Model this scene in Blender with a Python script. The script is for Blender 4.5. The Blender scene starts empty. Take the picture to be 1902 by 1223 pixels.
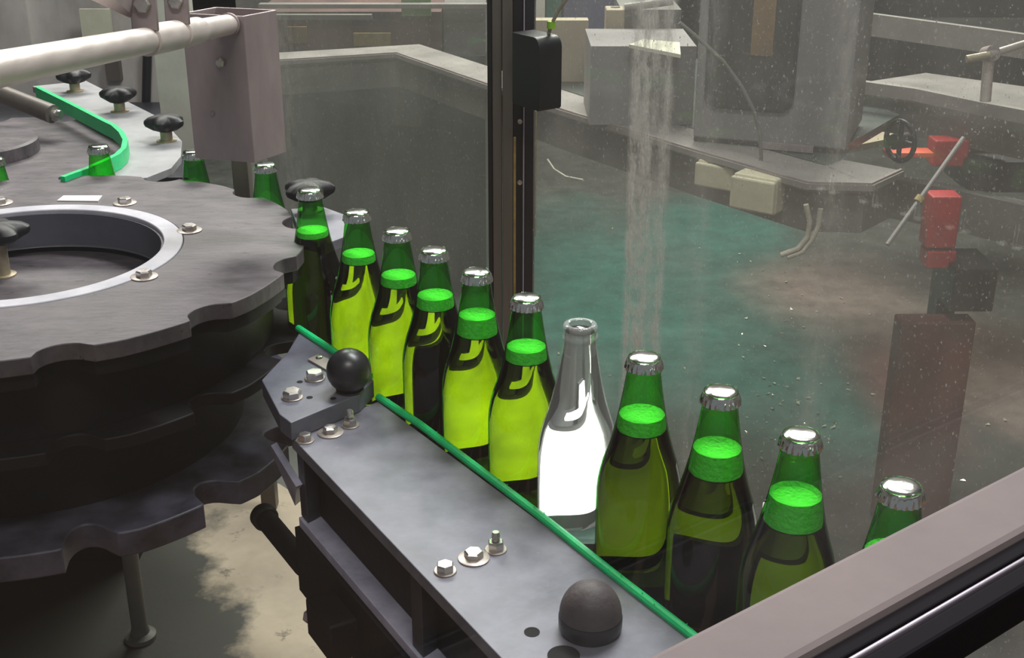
import bpy, bmesh, math, random
from mathutils import Vector, Matrix
S = bpy.context.scene
COL = S.collection
random.seed(7)
PI = math.pi
# ------------------------------------------------------------------ camera, world, lights, exposure
W, H, F, TH, HC = 1902.0, 1223.0, 2336.0, math.radians(22.5), 0.643   # metres; conveyor track is z = 0
cd = bpy.data.cameras.new('camera'); cam = bpy.data.objects.new('camera', cd); COL.objects.link(cam)
cam.location = (0, 0, HC); cam.rotation_euler = (PI/2 - TH, 0, 0)
cd.sensor_width = 36; cd.lens = F / W * 36; cd.clip_start = 0.02; cd.clip_end = 60
S.camera = cam
S.view_settings.view_transform = 'Standard'; S.view_settings.look = 'None'
S.view_settings.gamma = 1; S.view_settings.use_curve_mapping = False
S.view_settings.exposure = 0.2
wd = bpy.data.worlds.new('hall'); S.world = wd; wd.use_nodes = True
wd.node_tree.nodes['Background'].inputs[0].default_value = (0.86, 0.93, 1.0, 1)
wd.node_tree.nodes['Background'].inputs[1].default_value = 0.16

def area(name, loc, target, sx, sy, watts, col=(1, 1, 1)):
    l = bpy.data.lights.new(name, 'AREA'); l.shape = 'RECTANGLE'; l.size = sx; l.size_y = sy
    l.energy = watts; l.color = col
    o = bpy.data.objects.new(name, l); COL.objects.link(o); o.location = loc
    o.rotation_euler = (Vector(target) - Vector(loc)).to_track_quat('-Z', 'Y').to_euler()
    return o
area('ceiling_lamp_row', (0.35, 1.75, 1.75), (0.02, 1.1, 0.1), 0.9, 0.25, 33, (0.97, 0.98, 1.0))
area('ceiling_lamp_front', (0.0, -0.25, 2.2), (-0.1, 1.0, 0.0), 0.9, 0.3, 21, (1.0, 0.93, 0.90))
area('ceiling_lamp_hall', (0.9, 5.3, 3.0), (0.6, 3.4, -1.0), 2.8, 1.2, 240, (1.0, 0.96, 0.9))
area('ceiling_lamp_far', (-1.2, 4.6, 2.9), (-0.6, 3.6, -0.2), 2.2, 1.0, 130, (1.0, 0.96, 0.92))

# ------------------------------------------------------------------ layout helpers (camera ray onto a real plane)
cT, sT = math.cos(TH), math.sin(TH)
def ray(px, py): return Vector(((px - W/2)/F, cT - (py - H/2)/F*sT, -sT - (py - H/2)/F*cT))
def at(px, py, z):
    v = ray(px, py); return Vector((0, 0, HC)) + v*((z - HC)/v.z)
def aty(px, py, y):
    v = ray(px, py); return Vector((0, 0, HC)) + v*(y/v.y)
def atd(px, py, d): return Vector((0, 0, HC)) + ray(px, py)*d
def V(*a): return Vector(a)

# ------------------------------------------------------------------ materials
def nodes(name):
    m = bpy.data.materials.new(name); m.use_nodes = True
    nt = m.node_tree; nt.nodes.clear()
    out = nt.nodes.new('ShaderNodeOutputMaterial')
    return m, nt, out
def N(nt, t, **kw):
    n = nt.nodes.new(t)
    for k, v in kw.items():
        if k in n.inputs: n.inputs[k].default_value = v
        else: setattr(n, k, v)
    return n
def ramp(nt, src, stops):
    r = nt.nodes.new('ShaderNodeValToRGB'); e = r.color_ramp.elements
    while len(e) < len(stops): e.new(0.5)
    for q, (p, c) in zip(e, stops):
        q.position = p; q.color = (*c, 1) if len(c) == 3 else c
    nt.links.new(src, r.inputs[0]); return r.outputs[0]
def coords(nt, scale=(1, 1, 1), loc=(0, 0, 0), world=False):
    if world:
        g = nt.nodes.new('ShaderNodeNewGeometry').outputs['Position']
    else:
        g = nt.nodes.new('ShaderNodeTexCoord').outputs['Object']
    mp = nt.nodes.new('ShaderNodeMapping'); mp.inputs['Scale'].default_value = scale; mp.inputs['Location'].default_value = loc
    nt.links.new(g, mp.inputs[0]); return mp.outputs[0]
def surf(name, c1, c2=None, rough=0.5, metal=0.0, scale=30, stretch=(1, 1, 1), bump=0.15, bscale=120, spec=0.5, wear=None, wear_at=0.68, coat=0):
    m, nt, out = nodes(name)
    p = N(nt, 'ShaderNodeBsdfPrincipled'); L = nt.links.new
    c2 = c2 or tuple(x*0.7 for x in c1)
    co = coords(nt, stretch)
    n1 = N(nt, 'ShaderNodeTexNoise', Scale=scale, Detail=6.0, Roughness=0.65); L(co, n1.inputs['Vector'])
    col = ramp(nt, n1.outputs['Fac'], [(0.35, c2), (0.65, c1)])
    if wear:
        n2 = N(nt, 'ShaderNodeTexNoise', Scale=scale*2.7, Detail=8.0, Roughness=0.75); L(co, n2.inputs['Vector'])
        f = ramp(nt, n2.outputs['Fac'], [(wear_at - 0.03, (0, 0, 0)), (wear_at + 0.03, (1, 1, 1))])
        mx = N(nt, 'ShaderNodeMix', data_type='RGBA'); L(f, mx.inputs[0]); L(col, mx.inputs[6]); mx.inputs[7].default_value = (*wear, 1)
        col = mx.outputs[2]
    L(col, p.inputs['Base Color'])
    rr = N(nt, 'ShaderNodeMapRange'); rr.inputs[3].default_value = max(0.02, rough - 0.1); rr.inputs[4].default_value = min(1, rough + 0.12)
    L(n1.outputs['Fac'], rr.inputs[0]); L(rr.outputs[0], p.inputs['Roughness'])
    p.inputs['Metallic'].default_value = metal; p.inputs['Specular IOR Level'].default_value = spec
    p.inputs['Coat Weight'].default_value = coat
    if bump:
        n3 = N(nt, 'ShaderNodeTexNoise', Scale=bscale, Detail=4.0); L(co, n3.inputs['Vector'])
        b = N(nt, 'ShaderNodeBump', Strength=bump, Distance=0.002); L(n3.outputs['Fac'], b.inputs['Height']); L(b.outputs[0], p.inputs['Normal'])
    L(p.outputs[0], out.inputs[0]); return m
def schlick(nt, f0=0.04, k=0.9):
    lw = N(nt, 'ShaderNodeLayerWeight', Blend=0.5)
    a = N(nt, 'ShaderNodeMath', operation='POWER'); nt.links.new(lw.outputs['Facing'], a.inputs[0]); a.inputs[1].default_value = 5
    b = N(nt, 'ShaderNodeMath', operation='MULTIPLY_ADD'); nt.links.new(a.outputs[0], b.inputs[0]); b.inputs[1].default_value = k; b.inputs[2].default_value = f0
    return b.outputs[0]
def thin_glass(name, face, edge, dirt=0.0):
    """thin-walled coloured glass: light passes straight, longer path through the wall near the outline"""
    m, nt, out = nodes(name); L = nt.links.new
    lw = N(nt, 'ShaderNodeLayerWeight', Blend=0.35)
    c = ramp(nt, lw.outputs['Facing'], [(0.05, face), (0.75, tuple((a+b)/2 for a, b in zip(face, edge))), (0.97, edge)])
    t = N(nt, 'ShaderNodeBsdfTransparent'); L(c, t.inputs[0])
    g = N(nt, 'ShaderNodeBsdfGlossy', Roughness=0.04)
    mx = N(nt, 'ShaderNodeMixShader'); L(schlick(nt, 0.04, 0.7), mx.inputs[0]); L(t.outputs[0], mx.inputs[1]); L(g.outputs[0], mx.inputs[2])
    if dirt:
        d = N(nt, 'ShaderNodeBsdfDiffuse'); d.inputs[0].default_value = (0.85, 0.86, 0.86, 1)
        m2 = N(nt, 'ShaderNodeMixShader', Fac=dirt); L(mx.outputs[0], m2.inputs[1]); L(d.outputs[0], m2.inputs[2]); mx = m2
    L(mx.outputs[0], out.inputs[0]); return m
def liquid(name, col, ior=1.34, rough=0.0):
    m, nt, out = nodes(name)
    p = N(nt, 'ShaderNodeBsdfRefraction', IOR=ior, Roughness=rough); p.inputs['Color'].default_value = (*col, 1)
    nt.links.new(p.outputs[0], out.inputs[0]); return m
def emit_uneven(name, col, s):
    m, nt, out = nodes(name); L = nt.links.new
    n1 = N(nt, 'ShaderNodeTexNoise', Scale=28.0, Detail=3.0); L(coords(nt), n1.inputs[0])
    mr = N(nt, 'ShaderNodeMapRange'); mr.inputs[1].default_value = 0.3; mr.inputs[2].default_value = 0.7; mr.inputs[3].default_value = s*0.55; mr.inputs[4].default_value = s*1.3
    L(n1.outputs['Fac'], mr.inputs[0])
    e = N(nt, 'ShaderNodeEmission'); e.inputs[0].default_value = (*col, 1); L(mr.outputs[0], e.inputs['Strength']); L(e.outputs[0], out.inputs[0]); return m
def emit(name, col, s):
    m, nt, out = nodes(name)
    e = N(nt, 'ShaderNodeEmission', Strength=s); e.inputs[0].default_value = (*col, 1); nt.links.new(e.outputs[0], out.inputs[0]); return m
def dirty_pane(name, base, streaks, dust=(0.62, 0.63, 0.58), cloud=0.1, specks=0.30):
    """window pane: clear with a film of dried spray; streaks = [(x, half width, strength)] along the pane's own x"""
    m, nt, out = nodes(name); L = nt.links.new
    tc = nt.nodes.new('ShaderNodeTexCoord').outputs['Object']
    def mapped(sc):
        mp = nt.nodes.new('ShaderNodeMapping'); mp.inputs['Scale'].default_value = sc; L(tc, mp.inputs[0]); return mp.outputs[0]
    n1 = N(nt, 'ShaderNodeTexNoise', Scale=5.0, Detail=6.0, Roughness=0.6); L(mapped((1, 1, 0.6)), n1.inputs[0])
    n2 = N(nt, 'ShaderNodeTexNoise', Scale=30.0, Detail=4.0); L(mapped((1, 1, 0.06)), n2.inputs[0])
    n3 = N(nt, 'ShaderNodeTexNoise', Scale=260.0, Detail=2.0); L(mapped((1, 1, 0.7)), n3.inputs[0])
    n4 = N(nt, 'ShaderNodeTexNoise', Scale=55.0, Detail=5.0, Roughness=0.7); L(mapped((1.6, 1, 0.45)), n4.inputs[0])
    def math_(op, a, b=None, c=None):
        q = N(nt, 'ShaderNodeMath', operation=op)
        for i, x in enumerate((a, b, c)):
            if x is None: continue
            if isinstance(x, (int, float)): q.inputs[i].default_value = x
            else: L(x, q.inputs[i])
        return q.outputs[0]
    f = math_('MULTIPLY_ADD', math_('SUBTRACT', n1.outputs['Fac'], 0.45), cloud*4, base)
    f = math_('MULTIPLY_ADD', math_('SUBTRACT', n2.outputs['Fac'], 0.5), cloud*0.8, f)
    sp = ramp(nt, n3.outputs['Fac'], [(0.63, (0, 0, 0)), (0.72, (1, 1, 1))])
    f = math_('MULTIPLY_ADD', sp, specks, f)
    sx = nt.nodes.new('ShaderNodeSeparateXYZ'); L(tc, sx.inputs[0])
    for x, w, k in streaks:
        d = math_('ABSOLUTE', math_('SUBTRACT', sx.outputs[0], x))
        g = math_('SUBTRACT', 1.0, math_('DIVIDE', d, w)); g = math_('MAXIMUM', g, 0.0)
        pat = ramp(nt, n4.outputs['Fac'], [(0.40, (0.12,)*3), (0.62, (1, 1, 1))])
        n = math_('MULTIPLY', g, math_('MULTIPLY', pat, math_('ADD', n3.outputs['Fac'], 0.2)))
        f = math_('MULTIPLY_ADD', n, k*2, f)
    f = math_('MINIMUM', math_('MAXIMUM', f, 0.004), 0.85)
    t = N(nt, 'ShaderNodeBsdfTransparent'); t.inputs[0].default_value = (0.97, 0.985, 0.97, 1)
    d = N(nt, 'ShaderNodeBsdfDiffuse'); d.inputs[0].default_value = (*dust, 1)
    tr = N(nt, 'ShaderNodeBsdfTranslucent'); tr.inputs[0].default_value = (*dust, 1)
    dd = N(nt, 'ShaderNodeMixShader', Fac=0.5); L(d.outputs[0], dd.inputs[1]); L(tr.outputs[0], dd.inputs[2])
    mx = N(nt, 'ShaderNodeMixShader'); L(f, mx.inputs[0]); L(t.outputs[0], mx.inputs[1]); L(dd.outputs[0], mx.inputs[2])
    g = N(nt, 'ShaderNodeBsdfGlossy', Roughness=0.02)
    m2 = N(nt, 'ShaderNodeMixShader'); L(schlick(nt, 0.015, 0.4), m2.inputs[0]); L(mx.outputs[0], m2.inputs[1]); L(g.outputs[0], m2.inputs[2])
    L(m2.outputs[0], out.inputs[0]); return m

M = {}
M['wheel'] = surf('dark_plastic_plate', (0.118, 0.098, 0.108), (0.050, 0.043, 0.050), 0.5, 0, 16, (1, 2.2, 1), 0.25, 70, 0.4, wear=(0.022, 0.02, 0.022), wear_at=0.63)
M['wheel_low'] = surf('worn_plastic_plate', (0.08, 0.074, 0.11), (0.012, 0.012, 0.018), 0.5, 0, 12, (1, 1, 1), 0.15, 60)
M['drum'] = surf('black_drum', (0.008, 0.007, 0.009), (0.004, 0.004, 0.005), 0.6, 0, 14, spec=0.25)
M['ring'] = surf('grey_ring', (0.48, 0.46, 0.51), (0.36, 0.35, 0.40), 0.45, 0, 25, bump=0.05)
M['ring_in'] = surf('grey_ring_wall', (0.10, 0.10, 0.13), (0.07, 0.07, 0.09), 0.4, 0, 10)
M['rail'] = surf('grey_rail', (0.205, 0.20, 0.245), (0.125, 0.122, 0.155), 0.5, 0.1, 22, (1, 1, 1), 0.08, 90, 0.55, wear=(0.30, 0.30, 0.32), wear_at=0.69)
M['plate_l'] = surf('pale_grey_plate', (0.33, 0.325, 0.34), (0.24, 0.235, 0.25), 0.5, 0.0, 14, bump=0.08, wear=(0.42, 0.42, 0.42), wear_at=0.72)
M['block'] = surf('grey_block', (0.15, 0.15, 0.19), (0.10, 0.10, 0.135), 0.45, 0.0, 20, wear=(0.3, 0.3, 0.33), wear_at=0.74)
M['rail_side'] = surf('dark_rail_web', (0.045, 0.045, 0.06), (0.025, 0.025, 0.034), 0.4, 0, 22, wear=(0.15, 0.15, 0.17), wear_at=0.72)
M['flange'] = surf('grey_flange', (0.50, 0.48, 0.62), (0.30, 0.29, 0.40), 0.4, 0, 20)
M['green'] = surf('green_wear_strip', (0.01, 0.66, 0.22), (0.005, 0.54, 0.17), 0.4, 0, 60, bump=0.3, bscale=200)
M['steel'] = surf('stainless_steel', (0.78, 0.70, 0.66), (0.70, 0.62, 0.585), 0.36, 0.6, 20, (0.3, 1, 4), 0.05, 150)
M['steel_d'] = surf('dull_stainless', (0.42, 0.345, 0.345), (0.30, 0.245, 0.245), 0.42, 0.45, 14, (1, 1, 0.4), 0.06, 120)
M['bolt'] = surf('zinc_bolt', (0.70, 0.66, 0.64), (0.50, 0.46, 0.44), 0.28, 0.9, 60, bump=0.05)
M['washer'] = surf('aged_washer', (0.48, 0.42, 0.38), (0.34, 0.29, 0.26), 0.4, 0.6, 60, bump=0.05)
M['black'] = surf('black_plastic', (0.016, 0.015, 0.018), (0.011, 0.010, 0.012), 0.5, 0, 30, bump=0.03, spec=0.3)
M['ball'] = surf('black_ball', (0.022, 0.021, 0.026), (0.015, 0.015, 0.018), 0.36, 0, 30, bump=0.02)
M['ball_dusty'] = surf('dusty_black_ball', (0.085, 0.065, 0.068), (0.06, 0.048, 0.052), 0.6, 0, 40, bump=0.2, bscale=300)
M['hole'] = surf('hole_black', (0.004, 0.004, 0.005), None, 0.9, 0, 30, bump=0)
M['cap'] = surf('crown_steel', (0.86, 0.86, 0.85), (0.75, 0.75, 0.74), 0.15, 1.0, 40, bump=0.1, bscale=180)
M['foam'] = surf('beer_foam', (1.0, 1.0, 0.9), (0.72, 0.85, 0.6), 0.8, 0, 260, bump=1.0, bscale=300)
M['glass'] = thin_glass('green_bottle_glass', (0.27, 0.86, 0.22), (0.02, 0.14, 0.025))
M['beer'] = liquid('pale_beer', (0.97, 0.40, 0.025), 1.33)
M['clear'] = thin_glass('clear_bottle_glass', (0.95, 0.96, 0.96), (0.86, 0.87, 0.87), 0.2)
M['water'] = liquid('water', (0.97, 0.98, 0.98), 1.33)
M['solid_glass'] = liquid('flint_glass', (0.97, 0.98, 0.98), 1.3)
M['lamp'] = emit_uneven('lit_diffuser', (1.0, 0.97, 0.88), 4.8)
M['lamp_dim'] = emit_uneven('weakly_lit_diffuser', (1.0, 0.97, 0.88), 0.9)
M['floor'] = None
M['tan'] = surf('tan_deck', (0.44, 0.36, 0.26), (0.27, 0.215, 0.155), 0.6, 0, 5, bump=0.1, wear=(0.17, 0.14, 0.10), wear_at=0.64)
def paint_deck_shade():  # wheel's shadow painted dark into the left side of the deck colour
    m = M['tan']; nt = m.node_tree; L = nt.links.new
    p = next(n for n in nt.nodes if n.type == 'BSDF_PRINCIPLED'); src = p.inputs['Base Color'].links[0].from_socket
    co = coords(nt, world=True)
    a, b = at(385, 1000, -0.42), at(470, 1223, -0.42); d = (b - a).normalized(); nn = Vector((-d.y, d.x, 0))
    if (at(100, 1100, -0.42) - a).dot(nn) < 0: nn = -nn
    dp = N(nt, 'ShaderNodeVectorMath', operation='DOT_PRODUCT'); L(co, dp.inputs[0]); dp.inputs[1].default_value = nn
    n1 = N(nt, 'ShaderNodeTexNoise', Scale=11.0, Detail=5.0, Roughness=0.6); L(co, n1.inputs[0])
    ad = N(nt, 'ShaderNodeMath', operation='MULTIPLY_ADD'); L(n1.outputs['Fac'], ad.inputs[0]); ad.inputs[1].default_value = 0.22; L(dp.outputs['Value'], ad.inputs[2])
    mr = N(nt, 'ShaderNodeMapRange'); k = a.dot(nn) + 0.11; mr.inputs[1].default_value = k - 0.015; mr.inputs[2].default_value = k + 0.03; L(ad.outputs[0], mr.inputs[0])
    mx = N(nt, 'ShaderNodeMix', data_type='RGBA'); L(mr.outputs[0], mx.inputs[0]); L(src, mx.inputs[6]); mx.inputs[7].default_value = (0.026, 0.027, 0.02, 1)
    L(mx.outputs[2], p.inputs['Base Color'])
paint_deck_shade()
M['ledge'] = surf('grey_painted_steel', (0.30, 0.275, 0.26), (0.20, 0.185, 0.175), 0.5, 0.2, 6, bump=0.05)
M['ledge_d'] = surf('grey_skirt', (0.17, 0.165, 0.15), (0.11, 0.11, 0.10), 0.55, 0.1, 6)
M['cabinet'] = surf('grey_cabinet', (0.24, 0.225, 0.225), (0.17, 0.16, 0.16), 0.5, 0.2, 4, (1, 1, 0.4))
M['win'] = surf('dark_window', (0.035, 0.035, 0.033), (0.02, 0.02, 0.02), 0.15, 0, 5, bump=0)
M['brown'] = surf('mottled_brown', (0.22, 0.13, 0.05), (0.10, 0.06, 0.03), 0.7, 0, 9)
M['beige'] = surf('beige_box', (0.58, 0.53, 0.38), (0.46, 0.42, 0.30), 0.6, 0, 18, bump=0.05, wear=(0.3, 0.27, 0.2), wear_at=0.70)
M['cream'] = surf('cream_sheet', (0.62, 0.61, 0.48), (0.52, 0.51, 0.40), 0.6, 0, 12)
M['red'] = surf('red_paint', (0.55, 0.025, 0.03), (0.36, 0.015, 0.02), 0.45, 0, 14)
M['orange'] = surf('orange_red_paint', (0.85, 0.13, 0.06), (0.7, 0.09, 0.04), 0.45, 0, 14)
M['maroon'] = surf('maroon_casing', (0.12, 0.055, 0.05), (0.06, 0.03, 0.03), 0.6, 0, 6, wear=(0.28, 0.12, 0.06), wear_at=0.68)
M['darkred'] = surf('reflection_dark_red', (0.16, 0.035, 0.034), (0.10, 0.04, 0.036), 0.6, 0, 7)
M['palegreen'] = surf('pale_green_sheet', (0.22, 0.34, 0.14), (0.16, 0.26, 0.10), 0.6, 0, 10)
M['wallp'] = surf('stained_panel', (0.58, 0.54, 0.51), (0.36, 0.335, 0.32), 0.6, 0, 7, (1, 1, 0.5), wear=(0.2, 0.17, 0.15), wear_at=0.72)
M['pillar'] = surf('pale_pillar', (0.52, 0.52, 0.46), (0.42, 0.42, 0.37), 0.6, 0, 9)
M['wall'] = surf('hall_wall', (0.30, 0.31, 0.30), (0.2, 0.21, 0.2), 0.8, 0, 2)
M['ceil'] = surf('hall_ceiling', (0.45, 0.45, 0.45), (0.35, 0.35, 0.35), 0.8, 0, 2)
M['teal'] = surf('teal_paint', (0.03, 0.17, 0.13), (0.02, 0.10, 0.08), 0.4, 0, 6)
M['deckgrey'] = surf('wet_grey_deck', (0.07, 0.085, 0.078), (0.04, 0.055, 0.05), 0.35, 0, 5)
M['blue'] = surf('blue_grey_box', (0.12, 0.13, 0.26), (0.09, 0.10, 0.19), 0.5, 0, 6)
M['tanpanel'] = surf('tan_panel', (0.40, 0.34, 0.24), (0.31, 0.26, 0.18), 0.6, 0, 6)
M['cable'] = surf('pale_cable', (0.50, 0.46, 0.38), None, 0.5, 0, 40, bump=0)
M['post'] = surf('grey_brown_post', (0.15, 0.128, 0.112), (0.095, 0.083, 0.073), 0.45, 0.2, 12, (1, 1, 0.2), 0.05, 80)
M['post_d'] = surf('black_post', (0.018, 0.016, 0.02), (0.012, 0.011, 0.014), 0.4, 0, 12, bump=0.05)
M['seal'] = surf('yellow_sealant', (0.33, 0.24, 0.07), (0.2, 0.14, 0.05), 0.6, 0, 40, bump=0.4)
M['sill'] = surf('grey_sill', (0.22, 0.185, 0.185), (0.18, 0.152, 0.154), 0.8, 0.0, 8, bump=0.03, spec=0.08)
M['matte'] = surf('matt_black', (0.010, 0.008, 0.011), (0.007, 0.006, 0.008), 0.85, 0, 12, bump=0, spec=0.1)
M['edge'] = surf('pale_edge', (0.42, 0.37, 0.44), None, 0.4, 0.3, 10, bump=0)
M['drop'] = surf('water_bead', (0.85, 0.85, 0.82), (0.7, 0.7, 0.68), 0.12, 0, 10, bump=0, spec=0.9)
M['brass'] = surf('tan_brass_stem', (0.42, 0.36, 0.25), (0.32, 0.27, 0.19), 0.45, 0.5, 40, bump=0.05)
M['white'] = surf('white_tag', (0.74, 0.73, 0.68), (0.66, 0.65, 0.6), 0.5, 0, 20, bump=0)
M['shard'] = surf('glass_shard', (0.62, 0.66, 0.45), (0.55, 0.55, 0.5), 0.15, 0.3, 10, bump=0)
M['lime'] = surf('lime_plastic', (0.35, 0.7, 0.05), None, 0.5, 0, 10, bump=0)

# ------------------------------------------------------------------ mesh helpers
class MB:
    def __init__(s): s.bm = bmesh.new()
    def add(s, vs, fs):
        v = [s.bm.verts.new(p) for p in vs]
        for f in fs:
            try: s.bm.faces.new([v[i] for i in f])
            except ValueError: pass
        return s
    def prism(s, pts, z0, z1):
        n = len(pts)
        vs = [(p[0], p[1], z0) for p in pts] + [(p[0], p[1], z1) for p in pts]
        fs = [tuple(range(n))[::-1], tuple(range(n, 2*n))] + [(i, (i+1) % n, n+(i+1) % n, n+i) for i in range(n)]
        return s.add(vs, fs)
    def hexa(s, a, b):            # two quads (bottom, top) of 3-D points
        vs = list(a) + list(b)
        return s.add(vs, [(3, 2, 1, 0), (4, 5, 6, 7)] + [(i, (i+1) % 4, 4+(i+1) % 4, 4+i) for i in range(4)])
    def box(s, c, u, v, w):       # centre and three half vectors
        c, u, v, w = map(Vector, (c, u, v, w))
        q = [c-u-v, c+u-v, c+u+v, c-u+v]
        return s.hexa([p-w for p in q], [p+w for p in q])
    def lathe(s, prof, seg=40, c=(0, 0, 0), axis=None, mod=None, cap=True):
        c = Vector(c); rot = Vector((0, 0, 1)).rotation_difference(Vector(axis)).to_matrix() if axis else Matrix.Identity(3)
        rings = []
        for r, z in prof:
            if r < 1e-6: rings.append([s.bm.verts.new(c + rot @ Vector((0, 0, z)))])
            else: rings.append([s.bm.verts.new(c + rot @ Vector(((r if not mod else mod(r, z, 2*PI*i/seg))*math.cos(2*PI*i/seg), (r if not mod else mod(r, z, 2*PI*i/seg))*math.sin(2*PI*i/seg), z))) for i in range(seg)])
        for a, b in zip(rings, rings[1:]):
            for i in range(seg):
                j = (i+1) % seg
                if len(a) == 1 and len(b) == 1: break
                if len(a) == 1: s.bm.faces.new((a[0], b[j], b[i]))
                elif len(b) == 1: s.bm.faces.new((a[i], a[j], b[0]))
                else: s.bm.faces.new((a[i], a[j], b[j], b[i]))
        if cap:
            if len(rings[0]) > 1: s.bm.faces.new(rings[0][::-1])
            if len(rings[-1]) > 1: s.bm.faces.new(rings[-1])
        return s
    def tube(s, pts, r, seg=12):
        pts = [Vector(p) for p in pts]; rings = []; up = None
        for i, p in enumerate(pts):
            t = (pts[min(i+1, len(pts)-1)] - pts[max(i-1, 0)]).normalized()
            if up is None: up = Vector((0, 0, 1)) if abs(t.z) < 0.9 else Vector((1, 0, 0))
            u = (up - t*up.dot(t)).normalized(); w = t.cross(u); up = u
            rr = r[i] if isinstance(r, (list, tuple)) else r
            rings.append([s.bm.verts.new(p + u*rr*math.cos(2*PI*k/seg) + w*rr*math.sin(2*PI*k/seg)) for k in range(seg)])
        for a, b in zip(rings, rings[1:]):
            for i in range(seg): s.bm.faces.new((a[i], a[(i+1) % seg], b[(i+1) % seg], b[i]))
        s.bm.faces.new(rings[0][::-1]); s.bm.faces.new(rings[-1]); return s
    def sweep(s, pts, sec, closed=False):   # sec: (offset to the left, height) polygon swept along a level path
        pts = [Vector(p) for p in pts]; rings = []
        for i, p in enumerate(pts):
            a = (p - pts[i-1]).normalized() if i else None; b = (pts[i+1] - p).normalized() if i+1 < len(pts) else None
            d = ((a or b) + (b or a)); d.z = 0; d.normalize(); n = Vector((-d.y, d.x, 0))
            k = 1.0 / max(0.4, d.dot((a or b).normalized()))
            rings.append([s.bm.verts.new(p + n*o*k + Vector((0, 0, h))) for o, h in sec])
        m = len(sec)
        for a, b in zip(rings, rings[1:]):
            for i in range(m): s.bm.faces.new((a[i], a[(i+1) % m], b[(i+1) % m], b[i]))
        s.bm.faces.new(rings[0][::-1]); s.bm.faces.new(rings[-1]); return s
    def build(s, name, mat, parent=None, bevel=0, smooth=35, loc=None, **props):
        bmesh.ops.recalc_face_normals(s.bm, faces=s.bm.faces[:])
        me = bpy.data.meshes.new(name); s.bm.to_mesh(me); s.bm.free()
        me.materials.append(M[mat] if isinstance(mat, str) else mat)
        if smooth:
            for p in me.polygons: p.use_smooth = True
            me.set_sharp_from_angle(angle=math.radians(smooth))
        o = bpy.data.objects.new(name, me); COL.objects.link(o)
        if bevel:
            b = o.modifiers.new('bevel', 'BEVEL'); b.width = bevel; b.segments = 2; b.limit_method = 'ANGLE'; b.angle_limit = math.radians(40)
        if parent: o.parent = parent
        if loc: o.location = loc
        for k, v in props.items(): o[k] = v
        return o
def thing(name, label, cat, loc=(0, 0, 0), group=None, rz=0):
    o = bpy.data.objects.new(name, None); COL.objects.link(o); o.location = loc; o.rotation_euler = (0, 0, rz)
    o.empty_display_size = 0.02
    o['label'] = label; o['category'] = cat
    if group: o['group'] = group
    return o
def tag(o, label, cat, group=None, kind=None):
    o['label'] = label; o['category'] = cat
    if group: o['group'] = group
    if kind: o['kind'] = kind
    return o
def copy_tree(o, parent=None):
    c = o.copy(); COL.objects.link(c)
    if parent: c.parent = parent
    for ch in list(o.children): copy_tree(ch, c)
    return c
def circle(r, n=24, c=(0, 0), a0=0): return [(c[0]+r*math.cos(a0+2*PI*i/n), c[1]+r*math.sin(a0+2*PI*i/n)) for i in range(n)]

# ------------------------------------------------------------------ shared directions: the bottle row
CAPS = [(575, 350), (662, 391), (737, 426), (806, 462), (885, 502), (978, 550), (1078, 600), (1192, 662), (1345, 722), (1489, 804), (1676, 900)]
BP = [at(x, y, 0.23) for x, y in CAPS]
for b in BP: b.z = 0
rd = (BP[10] - BP[1]).normalized()            # along the row, towards the viewer
rn = Vector((-rd.y, rd.x, 0))                 # across the row, away from the viewer
rc = sum(BP[1:], Vector())/10
BP[7] += rn*0.003; BP[8] -= rn*0.003
def rowpt(t, off, z=0): return rc + rd*t + rn*off + Vector((0, 0, z))

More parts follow.
